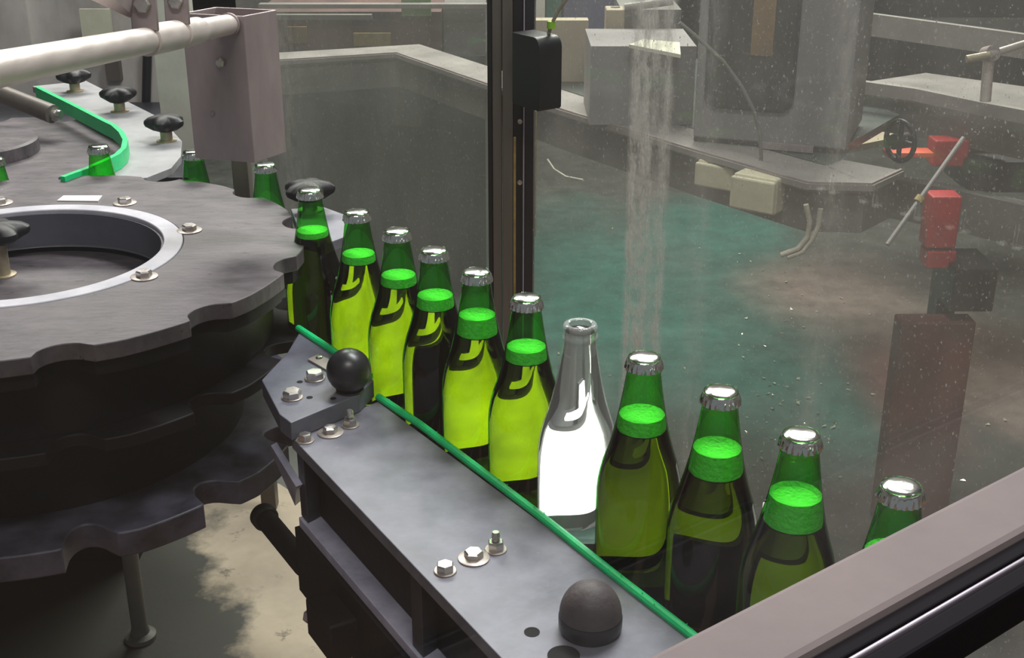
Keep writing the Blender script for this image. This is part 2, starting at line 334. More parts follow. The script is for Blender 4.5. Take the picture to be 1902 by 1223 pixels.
# ------------------------------------------------------------------ setting
def floor_mat():
    m, nt, out = nodes('painted_wet_floor'); L = nt.links.new
    p = N(nt, 'ShaderNodeBsdfPrincipled')
    co = coords(nt, (1, 1, 1), world=True)
    n1 = N(nt, 'ShaderNodeTexNoise', Scale=1.3, Detail=7.0, Roughness=0.62); L(co, n1.inputs[0])
    n2 = N(nt, 'ShaderNodeTexNoise', Scale=9.0, Detail=6.0, Roughness=0.7); L(co, n2.inputs[0])
    base = ramp(nt, n2.outputs['Fac'], [(0.3, (0.040, 0.044, 0.040)), (0.7, (0.085, 0.088, 0.080))])
    tl = ramp(nt, n2.outputs['Fac'], [(0.3, (0.010, 0.070, 0.056)), (0.7, (0.030, 0.135, 0.108))])
    br = ramp(nt, n2.outputs['Fac'], [(0.3, (0.10, 0.078, 0.068)), (0.7, (0.21, 0.165, 0.145))])
    red_refl = ramp(nt, n2.outputs['Fac'], [(0.3, (0.085, 0.045, 0.042)), (0.7, (0.15, 0.075, 0.07))])
    def patch(prev, colr, px, py, rx, ry, k=0.5):
        """an irregular patch of floor colour: paint, dirt, and the painted red reflection"""
        c = at(px, py, -1.0)
        mp = N(nt, 'ShaderNodeMapping', vector_type='POINT'); L(co, mp.inputs[0])
        mp.inputs['Scale'].default_value = (1/rx, 1/ry, 1); mp.inputs['Location'].default_value = (-c.x/rx, -c.y/ry, 1)
        ln = N(nt, 'ShaderNodeVectorMath', operation='LENGTH'); L(mp.outputs[0], ln.inputs[0])
        ad = N(nt, 'ShaderNodeMath', operation='MULTIPLY_ADD'); L(n1.outputs['Fac'], ad.inputs[0]); ad.inputs[1].default_value = -1.6; L(ln.outputs['Value'], ad.inputs[2])
        mr = N(nt, 'ShaderNodeMapRange'); mr.inputs[1].default_value = 0.35; mr.inputs[2].default_value = 0.35 - k; L(ad.outputs[0], mr.inputs[0])
        mx = N(nt, 'ShaderNodeMix', data_type='RGBA'); L(mr.outputs[0], mx.inputs[0]); L(prev, mx.inputs[6]); L(colr, mx.inputs[7]); return mx.outputs[2]
    c = patch(base, tl, 1150, 600, 0.75, 1.4, 0.8)
    c = patch(c, tl, 1420, 760, 0.45, 0.5, 0.8)
    c = patch(c, tl, 1330, 420, 0.30, 0.6, 0.8)
    c = patch(c, br, 1560, 545, 0.38, 0.42, 0.8)
    c = patch(c, br, 1850, 700, 0.30, 0.5, 0.4)
    c = patch(c, red_refl, 1690, 740, 0.16, 0.5, 0.8)  # red machine's reflection painted into the floor colour
    class _M: pass
    mt = _M(); mt.outputs = {2: c}
    sy = N(nt, 'ShaderNodeSeparateXYZ'); L(co, sy.inputs[0])
    my = N(nt, 'ShaderNodeMapRange'); my.inputs[1].default_value = 1.6; my.inputs[2].default_value = 1.3; L(sy.outputs[1], my.inputs[0])
    mt2 = N(nt, 'ShaderNodeMix', data_type='RGBA'); L(my.outputs[0], mt2.inputs[0]); L(mt.outputs[2], mt2.inputs[6]); mt2.inputs[7].default_value = (0.32, 0.18, 0.11, 1)
    teal = mt2.outputs[2]
    base = ramp(nt, n2.outputs['Fac'], [(0.3, (0.040, 0.044, 0.040)), (0.7, (0.085, 0.088, 0.080))])
    tl = ramp(nt, n2.outputs['Fac'], [(0.3, (0.010, 0.070, 0.056)), (0.7, (0.030, 0.135, 0.108))])
    br = ramp(nt, n2.outputs['Fac'], [(0.3, (0.10, 0.078, 0.068)), (0.7, (0.21, 0.165, 0.145))])
    red_refl = ramp(nt, n2.outputs['Fac'], [(0.3, (0.085, 0.045, 0.042)), (0.7, (0.15, 0.075, 0.07))])
    def patch(prev, colr, px, py, rx, ry, k=0.5):
        """an irregular patch of floor colour: paint, dirt, and the painted red reflection"""
        c = at(px, py, -1.0)
        mp = N(nt, 'ShaderNodeMapping', vector_type='POINT'); L(co, mp.inputs[0])
        mp.inputs['Scale'].default_value = (1/rx, 1/ry, 1); mp.inputs['Location'].default_value = (-c.x/rx, -c.y/ry, 1)
        ln = N(nt, 'ShaderNodeVectorMath', operation='LENGTH'); L(mp.outputs[0], ln.inputs[0])
        ad = N(nt, 'ShaderNodeMath', operation='MULTIPLY_ADD'); L(n1.outputs['Fac'], ad.inputs[0]); ad.inputs[1].default_value = -1.6; L(ln.outputs['Value'], ad.inputs[2])
        mr = N(nt, 'ShaderNodeMapRange'); mr.inputs[1].default_value = 0.35; mr.inputs[2].default_value = 0.35 - k; L(ad.outputs[0], mr.inputs[0])
        mx = N(nt, 'ShaderNodeMix', data_type='RGBA'); L(mr.outputs[0], mx.inputs[0]); L(prev, mx.inputs[6]); L(colr, mx.inputs[7]); return mx.outputs[2]
    c = patch(base, tl, 1150, 600, 0.75, 1.4, 0.8)
    c = patch(c, tl, 1420, 760, 0.45, 0.5, 0.8)
    c = patch(c, tl, 1330, 420, 0.30, 0.6, 0.8)
    c = patch(c, br, 1560, 545, 0.38, 0.42, 0.8)
    c = patch(c, br, 1850, 700, 0.30, 0.5, 0.4)
    c = patch(c, red_refl, 1690, 740, 0.16, 0.5, 0.8)  # painted reflection of the red machine
    class _M: pass
    mt = _M(); mt.outputs = {2: c}
    sy = N(nt, 'ShaderNodeSeparateXYZ'); L(co, sy.inputs[0])
    my = N(nt, 'ShaderNodeMapRange'); my.inputs[1].default_value = 1.6; my.inputs[2].default_value = 1.3; L(sy.outputs[1], my.inputs[0])
    mt2 = N(nt, 'ShaderNodeMix', data_type='RGBA'); L(my.outputs[0], mt2.inputs[0]); L(mt.outputs[2], mt2.inputs[6]); mt2.inputs[7].default_value = (0.32, 0.18, 0.11, 1)
    teal = mt2.outputs[2]
    dirt = ramp(nt, n2.outputs['Fac'], [(0.3, (0.10, 0.085, 0.075)), (0.7, (0.22, 0.185, 0.16))])
    L(teal, p.inputs['Base Color'])
    L(ramp(nt, n1.outputs['Fac'], [(0.35, (0.15,)*3), (0.65, (0.5,)*3)]), p.inputs['Roughness'])
    b = N(nt, 'ShaderNodeBump', Strength=0.2, Distance=0.01); L(n2.outputs['Fac'], b.inputs['Height']); L(b.outputs[0], p.inputs['Normal'])
    L(p.outputs[0], out.inputs[0]); return m
M['floor'] = floor_mat()
FZ = -1.0
MB().prism([(-6, -2), (7, -2), (7, 14), (-6, 14)], FZ-0.1, FZ).build('floor', 'floor', kind='structure', smooth=0)
MB().prism([(-6, 13.9), (7, 13.9), (7, 14), (-6, 14)], FZ, 3.4).build('wall_back', 'wall', kind='structure', smooth=0)
MB().prism([(-6, -2), (-5.9, -2), (-5.9, 13.9), (-6, 13.9)], FZ, 3.4).build('wall_left', 'wall', kind='structure', smooth=0)
MB().prism([(6.9, -2), (7, -2), (7, 13.9), (6.9, 13.9)], FZ, 3.4).build('wall_right', 'wall', kind='structure', smooth=0)
MB().prism([(-6, -2), (7, -2), (7, 14), (-6, 14)], 3.4, 3.5).build('ceiling', 'ceil', kind='structure', smooth=0)

# ------------------------------------------------------------------ bottles
OUT = [(0.0, 0.0), (0.032, 0.0), (0.0352, 0.003), (0.0362, 0.008), (0.0362, 0.098), (0.0361, 0.106), (0.0354, 0.114), (0.0338, 0.123), (0.0314, 0.133),
       (0.0278, 0.144), (0.0250, 0.154), (0.0213, 0.170), (0.0184, 0.186), (0.0160, 0.201), (0.0143, 0.213), (0.0140, 0.215), (0.0146, 0.217), (0.0146, 0.221), (0.0136, 0.223), (0.0133, 0.229)]
def prof_to(zt, inset, z0=0.004):
    p = [(0.0, z0), (0.031, z0), (0.0345, z0+0.003)]
    for r, z in OUT[3:]:
        if z < zt - 0.002: p.append((r - inset, z))
    for (r0, a), (r1, b) in zip(OUT, OUT[1:]):
        if a <= zt <= b and b > a: rt = r0 + (r1-r0)*(zt-a)/(b-a) - inset
    return p + [(rt, zt)], rt
def green_bottle(name, label, loc, fill=0.172, foam=0.008, rz=0.0, group='green bottles in the filling line'):
    t = thing(name, label, 'bottle', loc, group, rz)
    MB().lathe(OUT, 48, cap=False).build('glass_shell', 'glass', t, smooth=60)
    p, rt = prof_to(fill, 0.0012)
    MB().lathe(p + [(0, fill)], 48, cap=False).build('beer', 'beer', t, smooth=40)
    def wob(r, z, a): return r*(1 - 0.02*abs(math.sin(5*a)))
    MB().lathe([(0.0, fill+0.0004), (rt-0.0008, fill+0.0004), (rt-0.0005-foam*0.14, fill+foam), (rt*0.72, fill+foam*0.86), (0, fill+foam*0.7)], 40, cap=False, mod=wob).build('foam', 'foam', t)
    def flute(r, z, a): return r + (0.0006*math.cos(21*a) if z < 0.2245 else 0)
    MB().lathe([(0.0142, 0.2185), (0.0157, 0.2190), (0.0152, 0.2225), (0.0144, 0.2262), (0.0128, 0.2288), (0.0095, 0.2298), (0, 0.2302)], 84, mod=flute, cap=False).build('crown_cap', 'cap', t, smooth=50)
    return t
ROWL = {0: 'green beer bottle touching the star wheel rim in front of the black knob',
        1: 'green beer bottle fifth behind the clear bottle, next after the one at the wheel',
        2: 'green beer bottle fourth behind the clear bottle, just past the near black ball',
        3: 'green beer bottle third behind the clear bottle, with dark body',
        4: 'green beer bottle second behind the clear bottle, with thick pale foam collar',
        5: 'green beer bottle directly behind the clear bottle, against the black post',
        7: 'green beer bottle standing directly in front of the clear bottle',
        8: 'green beer bottle second in front of the clear bottle, with thick pale foam',
        9: 'green beer bottle third in front of the clear bottle, base behind the grey sill',
        10: 'green beer bottle nearest the viewer, only cap and neck above the grey sill'}
foams = {0: (.172, .007), 1: (.171, .009), 2: (.169, .010), 3: (.168, .012), 4: (.165, .019), 5: (.168, .012), 7: (.164, .013), 8: (.160, .020), 9: (.158, .022), 10: (.165, .012)}
for i, lab in ROWL.items():
    f, h = foams[i]
    green_bottle('beer_bottle', lab, BP[i], f, h, rz=i*0.7)
# clear bottle
cb = thing('clear_bottle', 'clear uncapped glass bottle among the green bottles, glowing white below the shoulder', 'bottle', BP[6])
inner = [(0.0090, 0.2285), (0.0092, 0.215), (0.0120, 0.200)]
nk = OUT[:15] + [(0.0143, 0.2140), (0.0155, 0.2155), (0.0158, 0.2185), (0.0147, 0.2200), (0.0142, 0.2215), (0.0150, 0.2228), (0.0153, 0.2262), (0.0143, 0.2290), (0.0118, 0.2296), (0.0100, 0.2288)] + inner[1:]
MB().lathe(nk, 48, cap=False).build('glass_shell', 'clear', cb, smooth=60)
p, rt = prof_to(0.2225, 0.0012)
MB().lathe(p + [(0, 0.2225)], 48, cap=False).build('water', 'water', cb, smooth=40)

# ------------------------------------------------------------------ light panel standing low behind the row
lp = thing('light_bar', 'low white inspection light bar standing behind the bottles', 'lamp', (0, 0, 0))
PO, PT = 0.0445, 0.081
def behind(i): return (BP[i] + V(0, PO/rn.y, 0) - rc).dot(rd)      # where the panel is seen through bottle i
t0, t1, t2 = behind(0) + 0.004, behind(6) + 0.034, behind(9) + 0.03
def slab(a, b, off, th, z0, z1):
    A, B = rowpt(a, off), rowpt(b, off); q = [A, B, B + rn*th, A + rn*th]
    return [(p.x, p.y) for p in q], z0, z1
MB().prism(*slab(t0, t1, PO, 0.002, 0.014, PT)).build('diffuser', 'lamp', lp, smooth=0)
MB().prism(*slab(t1+0.002, t2, PO, 0.002, 0.014, PT)).build('diffuser', 'lamp_dim', lp, smooth=0, label='dimmer diffuser section')
MB().prism(*slab(t0-0.004, t2+0.004, PO+0.0025, 0.012, 0.0, PT+0.003)).build('housing', 'post_d', lp, smooth=0)
MB().prism(*slab(behind(3)-0.034, behind(3)+0.010, PO-0.0030, 0.0025, 0.0, PT+0.002)).build('bracket', 'post_d', lp, smooth=0)  # added dark blocker, hides the lamp behind this bottle
MB().prism(*slab(behind(8)-0.036, behind(8)+0.032, PO-0.0030, 0.0025, 0.0, 0.068)).build('bracket', 'post_d', lp, smooth=0)  # added low blocker, darkens the lower body of this bottle
for i in range(1, 10):  # added glowing tabs that draw the strip and crescent in each neck
    b0 = behind(i) - 0.004
    m = MB().prism(*slab(b0-0.018, b0+0.018, PO, 0.002, 0.091, 0.0955)); m.prism(*slab(b0-0.003, b0+0.007, PO, 0.002, 0.0956, 0.124))
    m.build('added_glow_tab', 'lamp' if i < 7 else 'lamp_dim', lp, smooth=0)
    MB().prism(*slab(b0-0.004, b0+0.007, PO+0.0025, 0.003, 0.0825, 0.125)).build('added_tab_holder', 'post_d', lp, smooth=0)

# ------------------------------------------------------------------ conveyor track under the bottles
cv = thing('conveyor', 'dark conveyor track carrying the row of bottles', 'conveyor')
MB().prism(*slab(-0.36, 0.75, -0.040, 0.084, -0.012, -0.0005)).build('chain', 'teal', cv, smooth=0)
MB().prism(*slab(-0.36, 0.75, -0.050, 0.11, -0.06, -0.013)).build('bed', 'rail_side', cv, smooth=0)

# ------------------------------------------------------------------ bolts
def hex_bolt(parent, p, r=0.0075, h=0.006, washer=0.011, stud=0, rz=0.3, mat='bolt'):
    """bolt head or nut; its washer is a sub-part"""
    x, y, z = p
    m = MB(); hx = circle(r, 6, (x, y), rz)
    z1 = z + 0.0016
    n = 6
    m.prism(hx, z1, z1 + h*0.8)
    top = circle(r*0.84, 6, (x, y), rz)
    vs = [(a, b, z1+h*0.8) for a, b in hx] + [(a, b, z1+h) for a, b in top]
    m.add(vs, [(i, (i+1) % n, n+(i+1) % n, n+i) for i in range(n)] + [tuple(range(n, 2*n))])
    if stud:
        pr = [(0.0036, z1+h)]
        k = int(stud/0.001)
        for i in range(k): pr += [(0.0038 if i % 2 else 0.0033, z1+h+i*0.001)]
        pr += [(0.0028, z1+h+stud), (0, z1+h+stud)]
        m.lathe(pr, 16, (x, y, 0), cap=False)
    b = m.build('hex_nut' if stud else 'hex_bolt', mat, parent, smooth=20)
    if washer: MB().lathe([(0, z), (washer, z), (washer, z+0.0012), (washer*0.94, z+0.0016), (0, z+0.0016)], 28, (x, y, 0), cap=False).build('washer', 'washer', b, smooth=30)
    return b

# ------------------------------------------------------------------ guide rail in front of the bottles
ZR = 0.049
gr = thing('guide_rail', 'long grey guide rail with green edge strip in front of the bottles', 'rail')
A, B = at(541, 812, ZR), at(702, 746, ZR)             # far end corners
Cc, D = at(1300, 1192, ZR), at(1010, 1283, ZR)        # near end corners
D = A + (at(800, 1085, ZR) - A).normalized()*0.62; Cc = B + (at(1280, 1175, ZR) - B).normalized()*0.62
holes = [(988, 1175, 0.0062), (1047, 1219, 0.0125)]
MB().prism([(p.x, p.y) for p in (A, D, Cc, B)], ZR-0.013, ZR).build('top_plate', 'rail', gr, bevel=0.0008, smooth=0)
ru = (D - A).normalized(); rv = (B - A).normalized(); rp = Vector((-ru.y, ru.x, 0))
def rl(s, off, z): return A + ru*s + rp*off + Vector((0, 0, z - ZR))
def rbox(s0, s1, o0, o1, z0, z1): return [(p.x, p.y) for p in (rl(s0, o0, 0), rl(s1, o0, 0), rl(s1, o1, 0), rl(s0, o1, 0))], z0, z1
MB().prism(*rbox(0.004, 0.62, 0.0205, 0.026, -0.043, ZR-0.0135)).build('back_web', 'drum', gr, smooth=0)
MB().prism(*rbox(0.004, 0.62, 0.000, 0.026, -0.055, -0.0435)).build('bottom_flange', 'flange', gr, bevel=0.0008, smooth=0)
for s0, s1 in ((0.004, 0.016), (0.262, 0.277), (0.50, 0.515)):
    m = MB(); q = [rl(s0, 0.003, 0), rl(s1+0.006, 0.003, 0), rl(s1, 0.020, 0), rl(s0, 0.020, 0)]
    m.prism([(p.x, p.y) for p in q], -0.0425, ZR-0.0135).build('web_post', 'rail_side', gr, bevel=0.0008, smooth=0)
MB().prism(*rbox(0.0, 0.62, -0.004, 0.018, -0.135, -0.056)).build('base_bar', 'drum', gr, bevel=0.001, smooth=0)
strip = [at(x, y, ZR+0.002) for x, y in ((703, 738), (780, 789), (860, 850), (1000, 956), (1140, 1068), (1280, 1177), (1500, 1350))]
MB().tube(strip, 0.0042, 10).build('green_edge_strip', 'green', gr)
m = MB()
for k in range(26):                                    # burrs worn off the strip
    i = random.randrange(5); q = strip[i].lerp(strip[i+1], random.random())
    m.tube([q, q + V(random.uniform(-.003, .004), random.uniform(-.003, .004), random.uniform(.003, .007))], 0.0004, 4)
m.build('strip_burr', 'green', gr, kind='stuff')
for x, y, r, w, st in ((567, 815, .0072, .0095, 0), (614, 801, .0076, .0135, 0), (651, 787, .0072, .0095, .009), (827, 1058, .0078, .0098, 0), (880, 1034, .0084, .0138, 0), (921, 1018, .0075, .0098, .009)):
    p = at(x, y + 4, ZR); hex_bolt(gr, (p.x, p.y, ZR), r, 0.0062 if not st else 0.0075, w, st, rz=random.random())
for x, y, r in holes:
    p = at(x, y, ZR); MB().lathe([(0, ZR+0.0001), (r*0.7, ZR+0.0001), (r, ZR+0.0004)], 28, (p.x, p.y, 0), cap=False).build('hole', 'hole', gr, smooth=0)

# raised end block
ZB = 0.070
eb = thing('end_block', 'raised grey block on the far end of the rail beside the star wheel', 'block')
poly = [at(x, y, ZB) for x, y in ((556, 618), (630, 664), (667, 690), (694, 706), (667, 733), (540, 786), (519, 770), (486, 706), (534, 655))]
MB().prism([(p.x, p.y) for p in poly], ZR+0.0005, ZB).build('block_body', 'block', eb, bevel=0.001, smooth=0)
MB().tube([at(554, 610, ZB+0.002), at(632, 661, ZB+0.002), at(688, 700, ZB-0.004)], 0.0042, 10).build('green_edge_strip', 'green', eb)
for x, y in ((543, 734), (585, 699)):
    p = at(x, y + 5, ZB); hex_bolt(eb, (p.x, p.y, ZB), 0.0100, 0.0075, 0.0112, 0, rz=0.2 + x*0.01)
p1, p2, p3, p4 = (at(x, y, ZB+0.002) for x, y in ((572, 668), (590, 659), (640, 680), (628, 700)))
tb = MB().prism([(p.x, p.y) for p in (p1, p2, p3, p4)], ZB+0.0003, ZB+0.0025).build('clamp_tab', 'steel_d', eb, smooth=0)
p = at(593, 665, ZB+0.0025); MB().lathe([(0, ZB+.0026), (.0042, ZB+.0026), (.0035, ZB+.0045), (0, ZB+.005)], 16, (p.x, p.y, 0), cap=False).build('rivet', 'bolt', tb)
for x, y in ((557, 710), (575, 739), (619, 741)):
    p = at(x, y, ZB); MB().lathe([(0, ZB+0.0001), (.0028, ZB+0.0001), (.0034, ZB+0.0003)], 16, (p.x, p.y, 0), cap=False).build('hole', 'hole', eb, smooth=0)
# thin plate edge left of the rail end
pl = MB().hexa([at(500, 832, 0.0), at(512, 826, 0.0), at(560, 930, -.05), at(548, 940, -.05)], [at(503, 828, 0.02), at(514, 822, 0.02), at(562, 900, 0.0), at(550, 905, 0.0)]).build('bracket_plate', 'flange', smooth=0)
tag(pl, 'thin worn grey plate standing on edge at the rail end near the wheel', 'plate')

# ball knobs
def ball(c, r, mat, label, squash=1.0):
    t = thing('ball_grip', label, 'knob', (c.x, c.y, c.z), 'ball knobs on the rail')
    pr = [(0, 2*r*squash)]
    for k in range(1, 15):
        a = PI*k/16; pr.append((r*math.sin(a), r + 0.0 + r*math.cos(a)*squash))
    pr = pr + [(r*0.62, r*0.10), (r*0.62, 0.0005), (0, 0.0005)]
    MB().lathe(pr[::-1], 48, cap=False).build('ball', mat, t, smooth=60)
    return t
b1 = at(650, 726, ZB); ball(b1, 0.0238, 'ball', 'shiny black ball knob on the raised block beside the green bottles')
b2 = at(1096, 1170, ZR)
t = thing('ball_grip', 'dusty matt black dome knob on the rail near the grey sill', 'knob', b2, 'ball knobs on the rail')
r = 0.0248
pr = [(0, 0.0005), (r*0.93, 0.0005), (r*1.0, 0.004), (r*1.01, 0.013), (r*0.985, 0.0145)]
MB().lathe(pr + [(0, 0.0145)], 48, cap=False).build('collar', 'ball', t, smooth=40)
MB().lathe([(0, 0.0150)] + [(r*0.985*math.cos(a), 0.0150 + r*1.12*math.sin(a)) for a in [PI/2*k/14 for k in range(14)]] + [(0, 0.0150 + r*1.12)], 48, cap=False).build('dome', 'ball_dusty', t, smooth=60)

# underside of the rail: black rod, pulley end, bracket with bolt
rod = thing('drive_rod', 'black rod running under the rail over the tan deck', 'rod')
q0, q1 = at(490, 960, -.12), at(566, 1052, -.12)
MB().tube([q0, q1], 0.0125, 16).build('shaft', 'drum', rod)
d = (q1-q0).normalized()
MB().lathe([(0, -.010), (0.014, -.010), (0.0155, -.007), (0.0155, .004), (0.013, .008), (0, .008)], 28, q0, axis=-d, cap=False).build('end_collar', 'black', rod)
bk = thing('clamp_bracket', 'black clamp block with one bolt hanging under the rail', 'bracket')
cb0 = at(660, 1150, -.10) - rp*0.02
MB().box(cb0, rp*0.02, ru*0.03, V(0, 0, 0.022)).build('clamp_body', 'drum', bk, bevel=0.003)
q = at(606, 1133, -.105) - rp*0.02
MB().lathe([(0, 0), (.0075, 0), (.0075, .02), (0, .02)], 6, q, axis=(cb0-q).normalized(), cap=False).build('bolt', 'steel_d', bk, smooth=20)

# tan machine deck and pipe below
dk = [at(x, y, -0.42) for x, y in ((-500, 1400), (1100, 1400), (900, 1150), (520, 900), (300, 800), (-500, 800))]
MB().prism([(p.x, p.y) for p in dk], -0.45, -0.42).build('machine_deck', 'tan', smooth=0, label='tan stained machine deck with painted wheel shade, below the wheel and rail', category='deck')
sk = MB().prism([(-1.7, 1.64), (-0.57, 1.64), (-0.57, 1.67), (-1.7, 1.67)], -0.4195, -0.09).build('shade_board', 'drum', smooth=0); tag(sk, 'added black board blocking light under the star wheel', 'panel')  # added board that keeps the rear lamps off the deck
pp = thing('drain_pipe', 'vertical grey pipe standing on the tan deck under the star wheel', 'pipe', at(262, 1185, -0.42))
MB().lathe([(0, 0), (0.022, 0), (0.021, 0.006), (0.013, 0.010), (0.011, 0.02), (0.011, 0.335), (0, 0.335)], 24, cap=False).build('pipe', 'ledge_d', pp)
st = MB()
c0 = at(470, 960, -0.419); 
chute = [at(x, y, -0.40) for x, y in ((425, 945), (470, 950), (520, 1040), (490, 1050))]

# ------------------------------------------------------------------ star wheel
ZW = 0.166
def ringfit(): return at(100, 449, ZW)
WC = Vector((-0.574, 1.388, 0)); WR = 0.329
sw = thing('starwheel', 'large dark star wheel with pale inner ring at left', 'wheel', (WC.x, WC.y, 0))
P0 = math.radians(-8); NP = 13
def star(R, depth=0.021, n=390, lead=0.16):
    out = []
    for i in range(n):
        a = 2*PI*i/n
        ph = ((a - P0)/(2*PI/NP) + 0.5) % 1 - 0.5
        w = 0.17
        d = depth*math.sqrt(max(0, 1-(ph/w)**2)) if abs(ph) < w else 0
        if ph >= w*0.55: d = max(d, depth*0.22*max(0, 1-(ph-w*0.55)/0.25))
        out.append((math.cos(a)*(R-d), math.sin(a)*(R-d)))
    return out
def annulus(outer, ri, z0, z1):
    m = MB(); n = len(outer); inn = [(math.cos(2*PI*i/n)*ri, math.sin(2*PI*i/n)*ri) for i in range(n)]
    vs = [(x, y, z0) for x, y in outer] + [(x, y, z1) for x, y in outer] + [(x, y, z0) for x, y in inn] + [(x, y, z1) for x, y in inn]
    fs = []
    for i in range(n):
        j = (i+1) % n
        fs += [(i, j, n+j, n+i), (n+i, n+j, 3*n+j, 3*n+i), (2*n+j, 2*n+i, 3*n+i, 3*n+j), (2*n+i, 2*n+j, j, i)]
    return m.add(vs, fs)
annulus(star(WR), 0.186, ZW-0.018, ZW).build('top_plate', 'wheel', sw, bevel=0.001, smooth=30)
annulus(circle(0.1855, 120), 0.163, ZW-0.05, ZW+0.001).build('inner_ring', 'ring', sw, bevel=0.0012, smooth=30)
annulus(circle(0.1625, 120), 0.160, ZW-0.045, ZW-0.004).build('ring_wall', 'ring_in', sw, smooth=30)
MB().lathe([(0, ZW-0.075), (0.185, ZW-0.075), (0.185, ZW-0.058), (0, ZW-0.058)], 96, cap=False).build('recess_floor', 'wheel', sw)
annulus(star(WR*0.985, 0.03), 0.2, ZW-0.034, ZW-0.019).build('under_plate', 'drum', sw, smooth=30)
annulus(circle(0.285, 120), 0.2, 0.06, ZW-0.035).build('drum_body', 'drum', sw, smooth=30)
annulus(star(WR*0.97, 0.03), 0.2, 0.045, 0.0595).build('middle_plate', 'drum', sw, bevel=0.0015, smooth=30)
MB().lathe([(0, -0.05), (0.24, -0.05), (0.24, 0.0445), (0, 0.0445)], 96, cap=False).build('lower_drum', 'drum', sw)
annulus(star(WR*0.97, 0.04), 0.15, -0.080, -0.0505).build('lower_plate', 'wheel_low', sw, bevel=0.002, smooth=30)
for x, y in ((232, 374), (352, 425), (268, 511), (2, 374)):
    p = at(x, y + 4, ZW) - sw.location; hex_bolt(sw, (p.x, p.y, ZW), 0.0088, 0.0065, 0.0150, 0, rz=random.random())
q = [at(x, y, ZW+0.001) - sw.location for x, y in ((106, 373), (118, 364), (190, 364), (182, 374))]
MB().prism([(p.x, p.y) for p in q], ZW+0.0002, ZW+0.0015).build('name_tag', 'white', sw, smooth=0, label='blank white tag')
for k in range(16):                                    # scuffs are in the material; dark plug holes
    pass

def star_knob(name, base, stem_h, label, r=0.033, rz=0.3, group='black star grip knobs'):
    t = thing(name, label, 'knob', base, group, rz)
    MB().lathe([(0, 0), (0.016, 0), (0.016, 0.002), (0.0095, 0.0025), (0.0095, stem_h), (0, stem_h)], 20, cap=False).build('stem', 'brass', t)
    def lob(rr, z, a): return rr*(1 - 0.30*(0.5 - 0.5*math.cos(5*a))**1.5) if rr > 0.015 else rr
    h = stem_h
    MB().lathe([(0, h), (0.011, h), (r*0.62, h+0.003), (r*0.95, h+0.010), (r, h+0.014), (r*0.98, h+0.018), (r*0.80, h+0.0225), (r*0.45, h+0.026), (0, h+0.027)], 60, mod=lob, cap=False).build('grip', 'black', t, smooth=40)
    return t
pk = at(6, 512, ZW-0.058)
star_knob('star_grip', pk, 0.042, 'black grip knob in the recessed middle of the big star wheel', 0.040, 0.5)

# ------------------------------------------------------------------ bottles round the back of the wheel
BACKL = {0: ('green beer bottle right under the hanging steel box column', 492, 303), 1: ('green beer bottle left of the steel box column at the wheel\'s far rim', 358, 279),
         2: ('green beer bottle against the curved green guide at the wheel\'s far rim', 182, 269), 3: ('green beer bottle cut by the left photo edge behind the wheel', -14, 292)}
for k, (lab, x, y) in BACKL.items():
    v = ray(x, y); o = Vector((0, 0, HC))
    best = None
    for i in range(900, 2400):                         # along the sight line to the pocket circle's far side
        p = o + v*(i/1000.0)
        if p.y > 1.3 and (Vector((p.x, p.y, 0)) - WC).length > WR + 0.012 and p.z < 0.30: best = p; break
    best = best or at(x, y, 0.22)
    green_bottle('beer_bottle', lab, (best.x, best.y, best.z - 0.23), 0.150 if k != 2 else .165, 0.008, k, 'green bottles in the filling line')

# ------------------------------------------------------------------ infeed at upper left: plate, green guide, knobs, second wheel
ZG = 0.150
ip = MB().prism([(p.x, p.y) for p in [at(x, y, ZG) for x, y in ((60, 160), (160, 150), (300, 220), (338, 262), (336, 290), (318, 312), (272, 330), (90, 345), (150, 326), (205, 304), (230, 288), (236, 266), (222, 248), (196, 234))]], ZG-0.012, ZG).build('infeed_plate', 'plate_l', bevel=0.001, smooth=0)
tag(ip, 'pale grey infeed guide plate under the three black knobs', 'plate')
gp = []
for x, y in ((72, 168), (140, 203), (196, 233), (214, 242), (228, 255), (236, 270), (233, 286), (221, 298), (200, 309), (165, 325), (120, 342)): gp.append(at(x, y + 16, ZG))
gg = MB().sweep(gp, [(0.004, 0.0005), (0.004, 0.023), (-0.004, 0.023), (-0.004, 0.0005)]).build('curved_guide', 'green', smooth=50)
tag(gg, 'bright green curved plastic guide leading bottles into the star wheel', 'guide')
for x, y, lab, rz in ((140, 170, 'black grip knob farthest back on the infeed plate, partly under the steel tube', 0.1), (223, 207, 'middle black grip knob on the pale infeed plate', 0.6), (310, 262, 'front black grip knob on the pale infeed plate beside the box column', 0.9)):
    star_knob('star_grip', at(x, y, ZG), 0.016, lab, 0.033, rz)
kb = at(575, 394, 0.165)
op = MB().prism([(p.x, p.y) for p in [at(x, y, 0.163) for x, y in ((540, 388), (600, 384), (650, 402), (640, 440), (600, 455), (560, 440))]], 0.150, 0.163).build('outfeed_plate', 'rail', smooth=0, bevel=0.001)
tag(op, 'small pale grey guide plate behind the first row bottles', 'plate')
star_knob('star_grip', at(576, 392, 0.163), 0.014, 'black grip knob behind the bottle at the star wheel rim', 0.034, 0.2)
iw = thing('infeed_starwheel', 'second smaller dark wheel at the upper left edge behind the big wheel', 'wheel', at(-45, 285, 0.13))
ic = iw.location.copy(); iw.location = (ic.x, ic.y, 0)
annulus(star(0.255, 0.03), 0.03, 0.115, 0.130).build('star_plate', 'wheel', iw, bevel=0.001, smooth=30)
MB().lathe([(0, 0.1305), (0.098, 0.1305), (0.098, 0.150), (0.094, 0.153), (0, 0.153)], 72, cap=False).build('clamp_disc', 'wheel', iw)
